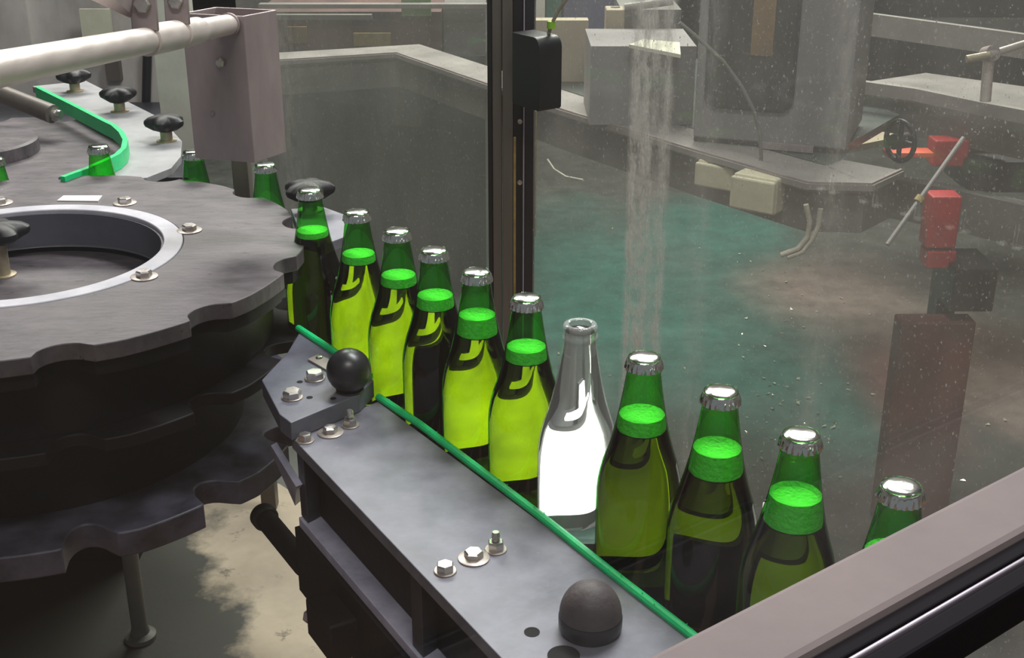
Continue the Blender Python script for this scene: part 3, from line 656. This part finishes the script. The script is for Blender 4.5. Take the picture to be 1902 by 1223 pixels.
MB().lathe([(0, 0.051), (0.2, 0.051), (0.2, 0.114), (0, 0.114)], 72, cap=False).build('drum_body', 'drum', iw)
ib = thing('infeed_machine', 'dark machine body under the infeed wheel', 'machine')
bb = [at(x, y, 0.05) for x, y in ((-80, 190), (330, 190), (350, 330), (-80, 330))]
MB().prism([(p.x, p.y) for p in bb], -0.42, 0.05).build('body', 'rail_side', ib, smooth=0)
# small shaft clamp left of the guide
sc = thing('shaft_clamp', 'small steel clamp on a dark shaft behind the green guide', 'clamp')
MB().tube([at(10, 178, 0.19), at(98, 212, 0.17)], 0.016, 16).build('shaft', 'post', sc)
MB().lathe([(0, 0), (.013, 0), (.013, .012), (.008, .013), (.008, .022), (0, .022)], 20, at(92, 210, 0.17), axis=(1, -0.3, -.1), cap=False).build('nut', 'bolt', sc)

# ------------------------------------------------------------------ hanging box column, support tube and clamps
ZC = 0.262
c_m = at(473, 303, ZC); u1 = V(-0.955, 0.29, 0).normalized(); v1 = V(0.52, 0.85, 0).normalized()
wl, wr = 0.078, 0.056
bx = thing('box_column', 'square stainless box column open at the end, hanging above the wheel', 'column', (0, 0, 0))
def hollow(c, u, v, a, b, z0, z1, t=0.002):
    m = MB()
    o = [c, c+u*a, c+u*a+v*b, c+v*b]; i = [c+(u+v)*t, c+u*(a-t)+v*t, c+u*(a-t)+v*(b-t), c+u*t+v*(b-t)]
    vs = [(p.x, p.y, z) for z in (z0, z1) for p in o] + [(p.x, p.y, z) for z in (z0, z1) for p in i]
    fs = []
    for k in range(4):
        j = (k+1) % 4
        fs += [(k, j, 4+j, 4+k), (8+j, 8+k, 12+k, 12+j), (4+k, 4+j, 12+j, 12+k), (j, k, 8+k, 8+j)]
    return m.add(vs, fs)
ztop = aty(462, 30, c_m.y).z
hollow(c_m, u1, v1, wl, wr, ZC, ztop).build('tube_body', 'steel_d', bx, bevel=0.0015, smooth=0)
nf = V(-u1.y, u1.x, 0)
if nf.y > 0: nf = -nf
def onface(s, z): return c_m + u1*s + V(0, 0, z-ZC)
MB().lathe([(0, 0), (.006, 0), (.006, .004), (.004, .006), (0, .006)], 6, onface(0.032, ZC+0.115)+nf*0.0005, axis=nf, cap=False).build('hex_bolt', 'bolt', bx, smooth=20)
MB().lathe([(0, 0), (.003, 0), (.0025, .002), (0, .002)], 12, onface(0.049, ZC+0.055)+nf*0.0005, axis=nf, cap=False).build('rivet', 'steel_d', bx)
pb = aty(449, 320, 1.80)
o = MB().prism([(pb.x-.012, 1.79), (pb.x+.012, 1.79), (pb.x+.012, 1.815), (pb.x-.012, 1.815)], -0.42, 0.30).build('support_post', 'post', bevel=0.001); tag(o, 'dark square post behind the star wheel under the box column', 'post')
# tube
tp1 = atd(424, 46, 1.40); tp0 = atd(-40, 136, 0.74)
tdir = (tp1 - tp0).normalized()
stb = thing('support_tube', 'round stainless support tube running from the box column to upper left', 'tube')
MB().tube([tp0, tp1], 0.0112, 32).build('tube', 'steel', stb)
MB().lathe([(0, 0), (.013, 0), (.013, .008), (.009, .010), (0, .010)], 24, tp1 - tdir*0.004, axis=tdir, cap=False).build('end_flange', 'steel_d', stb)
def ontube(px):
    best = min((i/2000.0 for i in range(2001)), key=lambda k: abs(proj_x(tp0.lerp(tp1, k)) - px)); return tp0.lerp(tp1, best)
def proj_x(p):
    d = p - Vector((0, 0, HC)); z = d.y*cT - d.z*sT; return W/2 + F*d.x/z
def clamp(px0, px1, lab, h):
    a, b = ontube(px0), ontube(px1)
    t = thing('tube_clamp', lab, 'clamp', (0, 0, 0), 'clamps on the steel tube')
    MB().tube([a, b], 0.0135, 32).build('collar', 'steel', t, smooth=40)
    up = V(0, 0, 1) - tdir*tdir.z; up.normalize(); sd = tdir.cross(up)
    c = a + up*0.024
    MB().box(c - tdir*0.0, sd*0.0115, tdir*0.0018, up*h).build('ear', 'steel_d', t, bevel=0.001)
    ax = -tdir if (-tdir).dot(Vector((0, 0, HC)) - c) > 0 else tdir
    bo = MB().lathe([(0, 0), (.0072, 0), (.0072, .005), (.006, .006), (0, .006)], 6, c + up*0.006 + ax*0.002, axis=ax, cap=False).build('bolt', 'bolt', t, smooth=20)
    return t
clamp(272, 326, 'left stainless clamp gripping the support tube', 0.016)
clamp(332, 366, 'right stainless clamp gripping the support tube next to the box column', 0.015)
q = [atd(x, y, d) for x, y, d in ((140, -14, 0.93), (264, 44, 1.12), (268, 14, 1.12), (170, -40, 0.93))]
off = V(0.0, 0.006, 0.002)
ba = MB().hexa(q, [p + off for p in q]).build('brace_plate', 'steel_d', smooth=0)
tag(ba, 'flat steel brace plate above the tube at upper left', 'plate')
bar = MB().tube([aty(274, 90, 2.745), aty(271, 212, 2.745)], 0.010, 12).build('hanger_bar', 'post_d'); tag(bar, 'thin dark vertical bar behind the infeed knobs', 'bar')

# stained panels at the upper left
yb = 2.75
def vpanel(name, x0, x1, y0, y1, Y, mat, th=0.03, parent=None, bevel=0, **kw):
    a, b, c, d = aty(x0, y0, Y), aty(x1, y0, Y), aty(x1, y1, Y), aty(x0, y1, Y)
    zt, zb = a.z, d.z
    xa, xb = (a.x + d.x)/2, (b.x + c.x)/2
    m = MB().prism([(xa, Y), (xb, Y), (xb, Y+th), (xa, Y+th)], zb, zt)
    return m.build(name, mat, parent, bevel, 0, **kw)
vpanel('steel_sheet', -60, 66, -40, 300, yb, 'wallp', label='stained grey steel panel at the far upper left', category='panel')
vpanel('steel_sheet', 69, 360, -40, 300, yb+0.01, 'wallp', label='stained grey steel panel behind the infeed knobs', category='panel')
vpanel('cream_sheet', 150, 206, 17, 75, yb-0.03, 'cream', 0.01, label='small cream sheet fixed on the stained panel behind the tube', category='sheet')
vpanel('pale_pillar', 292, 356, -10, 300, 2.3, 'pillar', 0.06, label='pale grey vertical pillar left of the box column', category='pillar')
vpanel('steel_bracket', 196, 222, 112, 150, 2.739, 'post', 0.02, label='small dark bracket behind the middle infeed knob', category='bracket')

# ------------------------------------------------------------------ guard windows behind the row, post between them
GO = 0.45
def gpt(px, z=0):
    """point of the guard plane seen in column px, at height z"""
    v = ray(px, 400); k = (px - W/2)/F
    for _ in range(1):
        pass
    # plane: (p - rc).rn = GO ; solve along the sight line, then set z
    o = Vector((0, 0, HC)); h = Vector((v.x, v.y, 0))
    t = (GO + rc.dot(rn)) / h.dot(rn)
    p = h*t; return Vector((p.x, p.y, z))
pc = gpt(948)
def pane(name, pa, pb_, z0, z1, mat, th=0.004):
    L = (pb_ - pa); ln = L.length; ang = math.atan2(L.y, L.x)
    m = MB().prism([(0, 0), (ln, 0), (ln, th), (0, th)], z0, z1)
    o = m.build(name, mat, None, 0, 0, loc=(pa.x, pa.y, 0)); o.rotation_euler = (0, 0, ang); return o
pl0, pl1 = gpt(470), gpt(905); pr0, pr1 = gpt(990), gpt(2250)
Lr = (pr1-pr0).length
def frac(px): return (gpt(px) - pr0).length
M['pane_l'] = dirty_pane('dusty_pane', 0.12, [((gpt(545)-pl0).length, 0.10, 0.10)], (0.50, 0.49, 0.46), 0.04)
M['pane_r'] = dirty_pane('spray_stained_pane', 0.11, [(frac(1190), 0.034, 0.55), (frac(1226), 0.014, 0.45), (frac(1168), 0.010, 0.4), (frac(1300), 0.03, 0.10), (frac(1540), 0.03, 0.12)], (0.58, 0.55, 0.53), 0.06)
o = pane('window_1', pl0, pl1, -0.9, 1.0, 'pane_l'); o['kind'] = 'structure'
o = pane('window_2', pr0, pr1, -0.9, 1.0, 'pane_r'); o['kind'] = 'structure'
gpst = thing('guard_post', 'dark vertical post between the two dusty guard windows', 'post', (0, 0, 0))
fwd = Vector((pc.x, pc.y, 0)).normalized(); sid = Vector((fwd.y, -fwd.x, 0))
def pbar(x0, x1, d0, d1, name, mat, z0=-0.9, z1=1.0, bevel=0.001):
    k = pc.length/F*1.06
    a, b = (x0-946)*k, (x1-946)*k
    pts = [pc + sid*a + fwd*d0, pc + sid*b + fwd*d0, pc + sid*b + fwd*d1, pc + sid*a + fwd*d1]
    return MB().prism([(p.x, p.y) for p in pts], z0, z1).build(name, mat, gpst, bevel, 0)
pbar(906, 914, -0.006, 0.05, 'edge_seal', 'post_d'); pbar(914.5, 931, -0.010, 0.05, 'profile', 'post'); pbar(932, 950, -0.012, 0.05, 'profile', 'post')
pbar(950.5, 968, 0.0, 0.05, 'angle_web', 'post_d'); pbar(968.5, 971, -0.006, 0.03, 'glazing_bead', 'edge'); pbar(971.5, 990, -0.002, 0.05, 'angle_web', 'post_d')
pbar(951.5, 956, -0.003, -0.0002, 'sealant', 'seal', -0.1, 0.18, 0); pbar(990.5, 993, -0.001, 0.01, 'sealant', 'seal', 0.02, 0.22, 0)
for y in (228, 342):
    z = at(967, y, 0).z
    d = pc.length*0.995; v = ray(963, y); z = HC + v.z*d/math.hypot(v.x, v.y)
    p = pc + sid*((963-946)*pc.length/F*1.06) + V(0, 0, z)
    MB().lathe([(0, 0), (.0042, 0), (.0036, .003), (.0016, .0032), (.0014, .0018), (0, .0018)], 16, p - fwd*0.0003, axis=-fwd, cap=False).build('rivet', 'bolt', gpst)
# sensor box hung on the post
k = pc.length/F*1.06
def zpx(y, d=None):
    v = ray(946, y); d = d or pc.length; return HC + v.z*d/math.hypot(v.x, v.y)
sb = thing('switch_box', 'black rounded switch box fixed to the right side of the dark post', 'box', (0, 0, 0))
bl, br = gpt(991), gpt(1040); bw = (br - bl).length
zt, zb = zpx(66, br.length), zpx(201, br.length); a, b = 0.0, bw
m = MB(); rr = 0.016; sec = [(a, zb+0.003), (a+0.003, zb), (b-0.003, zb), (b, zb+0.003)] + [(b-rr+rr*math.cos(t), zt-rr+rr*math.sin(t)) for t in [PI/2*i/6 for i in range(7)]] + [(a, zt)]
fr = [bl + rd*x - rn*0.040 + V(0, 0, z) for x, z in sec]; bkk = [p + rn*0.0395 for p in fr]; n = len(sec)
m.add(fr + bkk, [tuple(range(n)), tuple(range(n, 2*n))[::-1]] + [(i, (i+1) % n, n+(i+1) % n, n+i) for i in range(n)])
m.build('housing', 'post_d', sb, bevel=0.001, smooth=30)
pts = [gpt(x, zpx(y, gpt(x).length)) - rn*0.008 for x, y in ((1022, 66), (1028, 45), (1038, 22), (1052, 0), (1070, -22))]
cbl = MB().tube(pts, 0.0026, 8).build('cable', 'cable', sb)
p = pts[1]; MB().lathe([(0, -.006), (.006, -.005), (.006, .005), (0, .006)], 16, p, cap=False).build('cable_gland', 'lime', sb)
pts = [gpt(x, zpx(y, gpt(x).length)) + rn*0.02 for x, y in ((996, 300), (1008, 318), (1030, 332), (1062, 338))]
o = MB().tube(pts, 0.0016, 8).build('loose_wire', 'cable'); tag(o, 'thin pale wire curling out right of the dark post', 'wire')

# beads of water and spray marks on the right pane
m = MB(); rdm = random.Random(3)
for i in range(1100):
    px = rdm.choice([rdm.uniform(1230, 1902), rdm.gauss(1200, 28), rdm.uniform(1000, 1902), rdm.uniform(1300, 1902)])
    if px < 1000: continue
    py = rdm.choice([rdm.uniform(0, 300), rdm.uniform(0, 700), rdm.uniform(200, 900)])
    g = gpt(px); z = HC + ray(px, py).z*g.length/math.hypot(ray(px, py).x, ray(px, py).y)
    c = V(g.x, g.y, z) - rn*0.0008
    r = rdm.choice([0.0003, 0.0003, 0.0004, 0.0004, 0.0005, 0.0006, 0.0007, 0.0011]); l = r*rdm.uniform(1.0, 2.4); tilt = rdm.uniform(-0.6, 0.6)
    w = (rd*math.cos(tilt) + V(0, 0, 1)*math.sin(tilt)); u = (V(0, 0, 1)*math.cos(tilt) - rd*math.sin(tilt))
    vs = [c + w*r, c + u*l, c - w*r, c - u*l, c - rn*r*0.6, c + rn*r*0.5]
    m.add(vs, [(0, 1, 4), (1, 2, 4), (2, 3, 4), (3, 0, 4), (1, 0, 5), (2, 1, 5), (3, 2, 5), (0, 3, 5)])
o = m.build('water_beads', 'drop', smooth=80); tag(o, 'water beads and spray flecks on the right guard window', 'water drops', kind='stuff')

# ------------------------------------------------------------------ far machinery beyond the glass
ZL = -0.05
ld = thing('table_edge', 'long grey steel table edge running behind the guard windows', 'table')
lpts = [at(x, y, ZL) for x, y in ((380, 122), (735, 100), (1040, 205), (1290, 282), (1455, 330), (1500, 342), (1622, 345), (1680, 318))]
MB().sweep(lpts, [(0, 0), (0.14, 0), (0.14, -0.02), (0.012, -0.02), (0.012, -0.012), (0, -0.012)]).build('top_flange', 'ledge', ld, smooth=0)
MB().sweep(lpts, [(0.004, 0.004), (0.010, 0.004), (0.010, 0.0005), (0.004, 0.0005)]).build('bead', 'steel_d', ld, smooth=0)
MB().sweep([p - V(0, 0, 0.0205) for p in lpts], [(0.02, 0), (0.04, 0), (0.04, -0.085), (0.02, -0.085)]).build('skirt', 'ledge_d', ld, smooth=0)
e = [lpts[i] + V(0.122, 0.082, 0) for i in (2, 3, 4, 5)]; e.insert(0, lpts[1].lerp(lpts[2], 0.6) + V(0.122, 0.082, 0)); e[4] = lpts[6] + V(-0.02, 0.15, 0)
q = [(p.x, p.y) for p in e] + [(e[4].x + 0.05, 2.75), (0.95, 3.05), (0.75, 3.75), (0.0, 3.9), (e[0].x, 3.75)]
MB().prism(q, ZL-0.02, ZL-0.0005).build('table_deck', 'deckgrey', ld, smooth=0)
for x, y in ((940, 175),):
    p = at(x, y, ZL-0.1)
    p = p + V(0.02, 0.12, 0); MB().prism([(p.x-.015, p.y-.015), (p.x+.015, p.y-.015), (p.x+.015, p.y+.015), (p.x-.015, p.y+.015)], FZ, ZL-0.051).build('leg', 'ledge_d', ld, smooth=0)

# junction boxes on the table edge
def jbox(x0, x1, y0, y1, lab):
    Y = (at((x0+x1)/2, (y0+y1)/2, ZL-0.05)).y - 0.06
    t = thing('junction_box', lab, 'box', (0, 0, 0), 'junction boxes on the table edge')
    a, c = aty(x0, y0 + 14, Y), aty(x1, y1, Y)
    d = V(0.80, -0.6, 0).normalized(); nn = V(0.6, 0.8, 0)
    w = (c.x - a.x)/0.95; A = V((a.x+c.x)/2, Y, 0) - d*w/2
    pts = [A, A + d*w, A + d*w + nn*0.055, A + nn*0.055]
    MB().prism([(p.x, p.y) for p in pts], c.z, a.z).build('body', 'beige', t, bevel=0.005, smooth=0)
    pts = [A - nn*0.012, A + d*w - nn*0.012, A + d*w - nn*0.0005, A - nn*0.0005]
    MB().prism([(p.x, p.y) for p in pts], c.z+0.004, a.z-0.004).build('lid', 'beige', t, bevel=0.004, smooth=0)
    return t
jbox(1293, 1366, 288, 352, 'left beige junction box hanging on the grey table edge')
jbox(1360, 1440, 314, 394, 'right beige junction box hanging lower on the grey table edge')
for pts, lab in ((((1497, 380), (1504, 410), (1500, 440), (1482, 462), (1450, 474)), 'inner pale cable loop hanging under the table nose'), (((1524, 388), (1520, 420), (1508, 446), (1490, 468), (1462, 478)), 'outer pale cable loop hanging under the table nose')):
    Y = at(1500, 350, ZL).y + 0.03
    o = MB().tube([aty(x, y, Y) for x, y in pts], 0.0055, 10).build('hanging_cable', 'cable'); tag(o, lab, 'cable', 'cables under the table nose')

# grey control cabinet with dark window
cbn = thing('control_cabinet', 'tall grey control cabinet with dark rounded window standing on the table edge', 'cabinet', (0, 0, 0))
Yc = at(1440, 285, ZL).y + 0.10
a, b = aty(1290, 200, Yc), aty(1570, 285, Yc-0.12)
zt = aty(1440, -120, Yc).z
fd = V(b.x - a.x, b.y - a.y, 0); wlen = fd.length; fd.normalize(); fn = V(-fd.y, fd.x, 0)
A0 = V(a.x, a.y, 0)
def cface(s, off): return A0 + fd*s + fn*off
def cprism(s0, s1, o0, o1, z0, z1, name, mat, bevel=0, par=cbn):
    return MB().prism([(p.x, p.y) for p in (cface(s0, o0), cface(s1, o0), cface(s1, o1), cface(s0, o1))], z0, z1).build(name, mat, par, bevel, 0)
cprism(0, wlen, 0, 0.30, ZL+0.012, zt, 'body', 'cabinet', 0.004)
def rrect(s0, s1, z0, z1, r, off, th, name, mat):
    sec = []
    for cx, cz, a0 in ((s1-r, z1-r, 0), (s0+r, z1-r, PI/2), (s0+r, z0+r, PI), (s1-r, z0+r, 3*PI/2)):
        sec += [(cx + r*math.cos(a0+PI/2*i/6), cz + r*math.sin(a0+PI/2*i/6)) for i in range(7)]
    f = [cface(s, off) + V(0, 0, z) for s, z in sec]; g = [p + fn*th for p in f]; n = len(sec)
    return MB().add(f + g, [tuple(range(n)), tuple(range(n, 2*n))[::-1]] + [(i, (i+1) % n, n+(i+1) % n, n+i) for i in range(n)]).build(name, mat, cbn, 0, 30)
def sx_of(px): return (px - 1290)/(1575 - 1290)*wlen
zw0 = aty(1390, 196, Yc-0.05).z
fw = rrect(sx_of(1308), sx_of(1474), zw0-0.012, zt-0.02, 0.03, -0.006, 0.0055, 'window_seal', 'post_d')
rrect(sx_of(1314), sx_of(1468), zw0-0.006, zt-0.026, 0.027, -0.009, 0.0025, 'window_pane', 'win')
cprism(sx_of(1390), sx_of(1430), -0.013, -0.0095, zw0+0.11, zt-0.03, 'brown_reflection_strip', 'brown')  # brown reflection in the window, made as a coloured strip
cprism(0, wlen*0.9, 0.01, 0.29, ZL+0.0015, ZL+0.0115, 'plinth', 'post_d')
cprism(wlen*0.45, wlen*0.8, -0.012, -0.001, ZL+0.002, ZL+0.016, 'door_strip', 'steel_d')
# hose arc in front of the cabinet
Yh = Yc - 0.16
o = MB().tube([aty(x, y, Yh) for x, y in ((1262, 42), (1300, 74), (1342, 112), (1376, 158), (1400, 204), (1412, 250), (1414, 300))], 0.004, 10).build('hose', 'ledge_d'); tag(o, 'thin grey hose arching down across the cabinet window', 'hose')

# left far machine: maroon casing with plates
mm = thing('maroon_machine', 'maroon machine casing behind the table at upper middle', 'machine', (0, 0, 0))
Ym = 4.3
vpanel('casing', 480, 820, 22, 105, Ym, 'maroon', 0.5, mm)
a, b = aty(480, 105, Ym), aty(900, 105, Ym)
MB().prism([(a.x, Ym+.02), (b.x, Ym+.02), (b.x, Ym+.5), (a.x, Ym+.5)], FZ, a.z-0.001).build('plinth', 'deckgrey', mm, 0, 0)
vpanel('rail_bar', 480, 905, 8, 16, Ym-0.10, 'ledge', 0.04, mm); vpanel('rail_bar', 480, 690, 28, 37, Ym-0.06, 'ledge_d', 0.03, mm)
vpanel('name_plate', 657, 726, 62, 86, Ym-0.02, 'seal', 0.015, mm, label='worn yellow plate'); vpanel('warning_plate', 534, 570, 50, 80, Ym-0.02, 'brown', 0.015, mm)
vpanel('green_sheet', 745, 800, -30, 30, Ym-0.045, 'palegreen', 0.02, label='blurred pale green sheet at the top beyond the left window', category='sheet')
vpanel('grey_hopper', 824, 902, 10, 105, Ym+0.04, 'cabinet', 0.3, label='grey machine cover left of the dark post beyond the glass', category='cover')
vpanel('white_crate', 590, 905, -40, 560, 4.85, 'cream', 0.2, label='pale crate at the top edge beyond the left window', category='crate')

# middle: tan panel, blue tub, pipe stand, cream ledge
YT = at(1040, 152, ZL+0.0005).y
def ondeck(px, Y): # row where a thing at depth Y meets the deck
    p = aty(px, 0, Y); d = Vector((p.x, p.y, ZL+0.0005-HC)); return H/2 - F*(d.y*sT + d.z*cT)/(d.y*cT - d.z*sT)
vpanel('tan_board', 985, 1092, 38, 152, YT, 'tanpanel', 0.05, label='tan upright panel right of the dark post beyond the glass', category='board')
vpanel('blue_tub', 1046, 1148, -10, ondeck(1100, YT+0.15), YT+0.15, 'blue', 0.3, label='blue grey tub behind the tan panel', category='tub')
vpanel('white_sack', 975, 1012, -40, ondeck(990, YT+0.12), YT+0.12, 'white', 0.2, label='white sack at the top edge beside the post', category='sack')
vpanel('teal_drum', 1014, 1042, -40, ondeck(1030, YT+0.12), YT+0.12, 'teal', 0.2, label='dark teal drum at the top edge behind the cable', category='drum')
ps = thing('pipe_stand', 'grey valve and pipe stand beyond the glass left of the cabinet', 'pipe', (0, 0, 0))
Yp = at(1200, 232, ZL+0.0005).y + 0.32
MB().tube([aty(1143, 12, Yp), aty(1143, 150, Yp), aty(1163, 150, Yp)], 0.012, 12).build('upright', 'ledge_d', ps)
vpanel('valve_body', 1126, 1160, 18, 66, Yp-0.04, 'tanpanel', 0.07, ps, 0.004)
MB().tube([aty(1160, 14, Yp-.03), aty(1250, 2, Yp-.03)], 0.010, 12).build('handle', 'ledge', ps)
MB().tube([aty(1090, 70, Yp), aty(1195, 80, Yp)], 0.010, 12).build('cross_pipe', 'ledge', ps)
vpanel('flange', 1130, 1150, 62, 78, Yp-0.05, 'post', 0.09, ps)
vpanel('grey_tank', 1152, 1262, 18, ondeck(1200, 3.30), 3.30, 'ledge_d', 0.25, label='grey green tank behind the pipe stand', category='tank')
YG = at(1200, 232, ZL+0.0005).y
gc = vpanel('grey_casing', 1096, 1290, 86, ondeck(1195, YG), YG, 'cabinet', 0.25, label='large grey machine casing left of the cabinet beyond the glass', category='casing')
zc = aty(1195, 86, YG).z + 0.0008
q = [at(x, y, zc) for x, y in ((1168, 89), (1264, 108), (1262, 85), (1195, 79))]
cl = MB().prism([(p.x, p.y) for p in q], zc, zc+0.008).build('cream_shelf', 'cream', smooth=0); tag(cl, 'small cream shelf plate on the grey casing left of the cabinet', 'shelf')

# right: conveyor rails, bracket, red machine
def railbar(pts, z, h, mat, name, lab, cat, th=0.03):
    P = [at(x, y, z) for x, y in pts]
    o = MB().sweep(P, [(0, 0), (th, 0), (th, -h), (0, -h)]).build(name, mat, smooth=0); tag(o, lab, cat); return o
railbar(((1560, 18), (1740, 42), (1960, 72)), 0.16, 0.055, 'ledge', 'conveyor_rail', 'upper grey conveyor side rail at upper right beyond the glass', 'rail', 0.02)
railbar(((1590, 150), (1700, 165), (1820, 190), (1960, 216)), 0.02, 0.03, 'ledge', 'conveyor_rail', 'lower grey conveyor side rail under the pipe handle', 'rail', 0.02)
cvf = railbar(((1598, 172), (1740, 192), (1960, 236)), -0.02, 0.09, 'ledge_d', 'conveyor_skirt', 'broad grey conveyor skirt above the red machine', 'conveyor', 0.04)
q = [at(x, y, -0.03) for x, y in ((1600, 150), (1720, 132), (1960, 165), (1960, 210), (1700, 164))]
o = MB().prism([(p.x, p.y) for p in q], -0.05, -0.035).build('belt_plate', 'ledge', smooth=0); tag(o, 'pale belt plate behind the lower conveyor rail', 'plate')
pbk = thing('handled_pipe', 'steel pipe post with crossing handle at right beyond the glass', 'pipe', (0, 0, 0))
Yq = 2.55
MB().tube([aty(1838, 96, Yq), aty(1830, 188, Yq)], 0.011, 14).build('upright', 'steel', pbk)
MB().tube([aty(1795, 110, Yq-.02), aty(1838, 102, Yq-.02)], 0.008, 12).build('stub', 'brass', pbk)
MB().tube([aty(1838, 102, Yq-.02), aty(1902, 82, Yq+.04), aty(1990, 60, Yq+.1)], 0.008, 12).build('handle', 'steel', pbk)
MB().lathe([(0, -.014), (.016, -.014), (.016, .014), (0, .014)], 20, aty(1838, 100, Yq-.005), axis=(0.2, -1, 0.3), cap=False).build('clamp_ring', 'steel_d', pbk)
fp = MB().hexa([at(x, y, -0.3) for x, y in ((1560, 288), (1660, 268), (1650, 232), (1566, 246))], [at(x, y, -0.3) + V(0, 0, 0.02) for x, y in ((1560, 288), (1660, 268), (1650, 232), (1566, 246))]).build('flat_plate', 'tanpanel', smooth=0)
tag(fp, 'flat pale plate lying right of the cabinet foot', 'plate')
wh = thing('handwheel', 'black handwheel seen edge on beside the cabinet', 'wheel', aty(1672, 262, 2.8))
m = MB(); R0 = 0.045
ringpts = [V(math.cos(2*PI*i/28)*R0*0.45, math.cos(2*PI*i/28)*-R0*0.9, math.sin(2*PI*i/28)*R0) for i in range(29)]
m.tube(ringpts, 0.006, 10).build('rim', 'black', wh); MB().tube([V(-.02, .04, 0), V(.02, -.04, 0)], 0.006, 8).build('spoke', 'black', wh); MB().tube([V(0, 0, -R0), V(0, 0, R0)], 0.006, 8).build('spoke', 'black', wh)
MB().lathe([(0, -.02), (.018, -.02), (.018, .02), (0, .02)], 16, axis=(0.9, 0.45, 0), cap=False).build('hub', 'black', wh)
rm = thing('red_machine', 'red painted machine frame at the right beyond the glass', 'machine', (0, 0, 0))
Yr = 3.0
vpanel('top_frame', 1785, 1990, 250, 300, Yr, 'red', 0.12, rm, 0.004)
vpanel('upright', 1726, 1782, 366, 462, Yr-0.25, 'red', 0.06, rm, 0.004)
vpanel('upright', 1722, 1776, 468, 500, Yr-0.25, 'red', 0.06, rm, 0.004)
vpanel('motor', 1800, 1990, 300, 360, Yr-0.1, 'black', 0.2, rm, 0.01)
vpanel('cross_arm', 1650, 1735, 284, 294, Yr-0.12, 'orange', 0.05, rm, 0.003)
vpanel('upright', 1735, 1800, 262, 310, Yr-0.05, 'red', 0.06, rm, 0.004)
vpanel('lower_block', 1770, 1850, 500, 580, Yr-0.3, 'post_d', 0.15, rm, 0.004)
vpanel('red_reflection_slab', 1650, 1785, 600, 972, Yr-0.3, 'darkred', 0.06, rm, 0.004)  # slab standing in for the dull red reflection on the floor
vpanel('leg', 1735, 1770, 500, 700, Yr-0.2, 'post_d', 0.06, rm)
rl2 = railbar(((1640, 330), (1760, 350), (1990, 402)), -0.2, 0.10, 'ledge_d', 'cross_beam', 'grey beam crossing in front of the red upright', 'beam', 0.04)
drd = thing('diagonal_rod', 'thin grey rod leaning diagonally across the red machine', 'rod', (0, 0, 0))
r0, r1 = aty(1648, 455, 2.2), aty(1790, 256, 2.3)
MB().tube([r0, r1], 0.0045, 10).build('rod', 'ledge', drd)
MB().lathe([(0, -.006), (.009, -.006), (.009, .006), (0, .006)], 16, r0.lerp(r1, 0.42), axis=(r1-r0).normalized(), cap=False).build('knob', 'seal', drd)
# stacked dark machinery right rear
for i, (x0, x1, y0, y1, Y, mat, lab) in enumerate(((1560, 1990, -60, 30, 4.6, 'win', 'dark machinery block along the top right edge'), (1590, 1990, 60, 160, 4.0, 'win', 'dark machinery block between the two conveyor rails'))):
    vpanel('dark_machine', x0, x1, y0, y1, Y, mat, 0.3, label=lab, category='machine')

# broken glass on the floor
m = MB(); rdm = random.Random(11)
for i in range(260):
    px = rdm.choice([rdm.gauss(1440, 60), rdm.gauss(1470, 90), rdm.uniform(1000, 1900), rdm.uniform(560, 900)]); py = rdm.choice([rdm.gauss(800, 70), rdm.uniform(400, 880)])
    if px < 900: py = rdm.uniform(150, 480)
    p = at(px, py, FZ + 0.003); s = rdm.uniform(0.002, 0.012)
    d = [V(rdm.uniform(-1, 1), rdm.uniform(-1, 1), rdm.uniform(0, 0.5))*s for _ in range(3)] + [V(0, 0, -0.002)]
    m.add([p + q for q in d], [(0, 1, 2), (0, 3, 1), (1, 3, 2), (2, 3, 0)])
o = m.build('broken_glass', 'shard', smooth=0); tag(o, 'broken glass splinters scattered on the wet floor', 'broken glass', kind='stuff')

# ------------------------------------------------------------------ front sill and front window
ZS = 0.30
s0, s1 = at(1190, 1223, ZS), at(1902, 862, ZS)
sdir = (s1 - s0).normalized(); s0 = s0 - sdir*0.5; s1 = s1 + sdir*0.9
i0 = at(1497, 1223, ZS); sn = V(sdir.y, -sdir.x, 0)
wd1 = (i0 - s0).dot(sn)
i1 = at(1902, 981, ZS); wd2 = (i1 - s0).dot(sn)
wS = (wd1 + wd2)/2
si = thing('window_sill_bar', 'broad grey window sill bar crossing the lower right corner', 'sill', (0, 0, 0))
L = s1 - s0
def sbar(o0, o1, z0, z1, name, mat, bevel=0.0):
    q = [s0 + sn*o0, s1 + sn*o0, s1 + sn*o1, s0 + sn*o1]
    return MB().prism([(p.x, p.y) for p in q], z0, z1).build(name, mat, si, bevel, 0)
sbar(0, wS, ZS-0.035, ZS, 'ledge', 'sill', 0.004)
sbar(wS+0.0003, wS+0.0085, ZS-0.035, ZS-0.004, 'gasket', 'matte', 0.001)
sbar(wS+0.0088, wS+0.0112, ZS-0.035, ZS-0.005, 'trim_bead', 'edge', 0.0008)
sbar(wS+0.0114, wS+0.0235, ZS-0.03, ZS-0.006, 'face', 'matte', 0.002)
M['pane_f'] = dirty_pane('front_pane', 0.009, [], (0.45, 0.44, 0.42), 0.004, 0.0)
pf = pane('window_3', s0 - sn*0.0055, s1 - sn*0.0055, ZS-0.03, 1.4, 'pane_f'); pf['kind'] = 'structure'
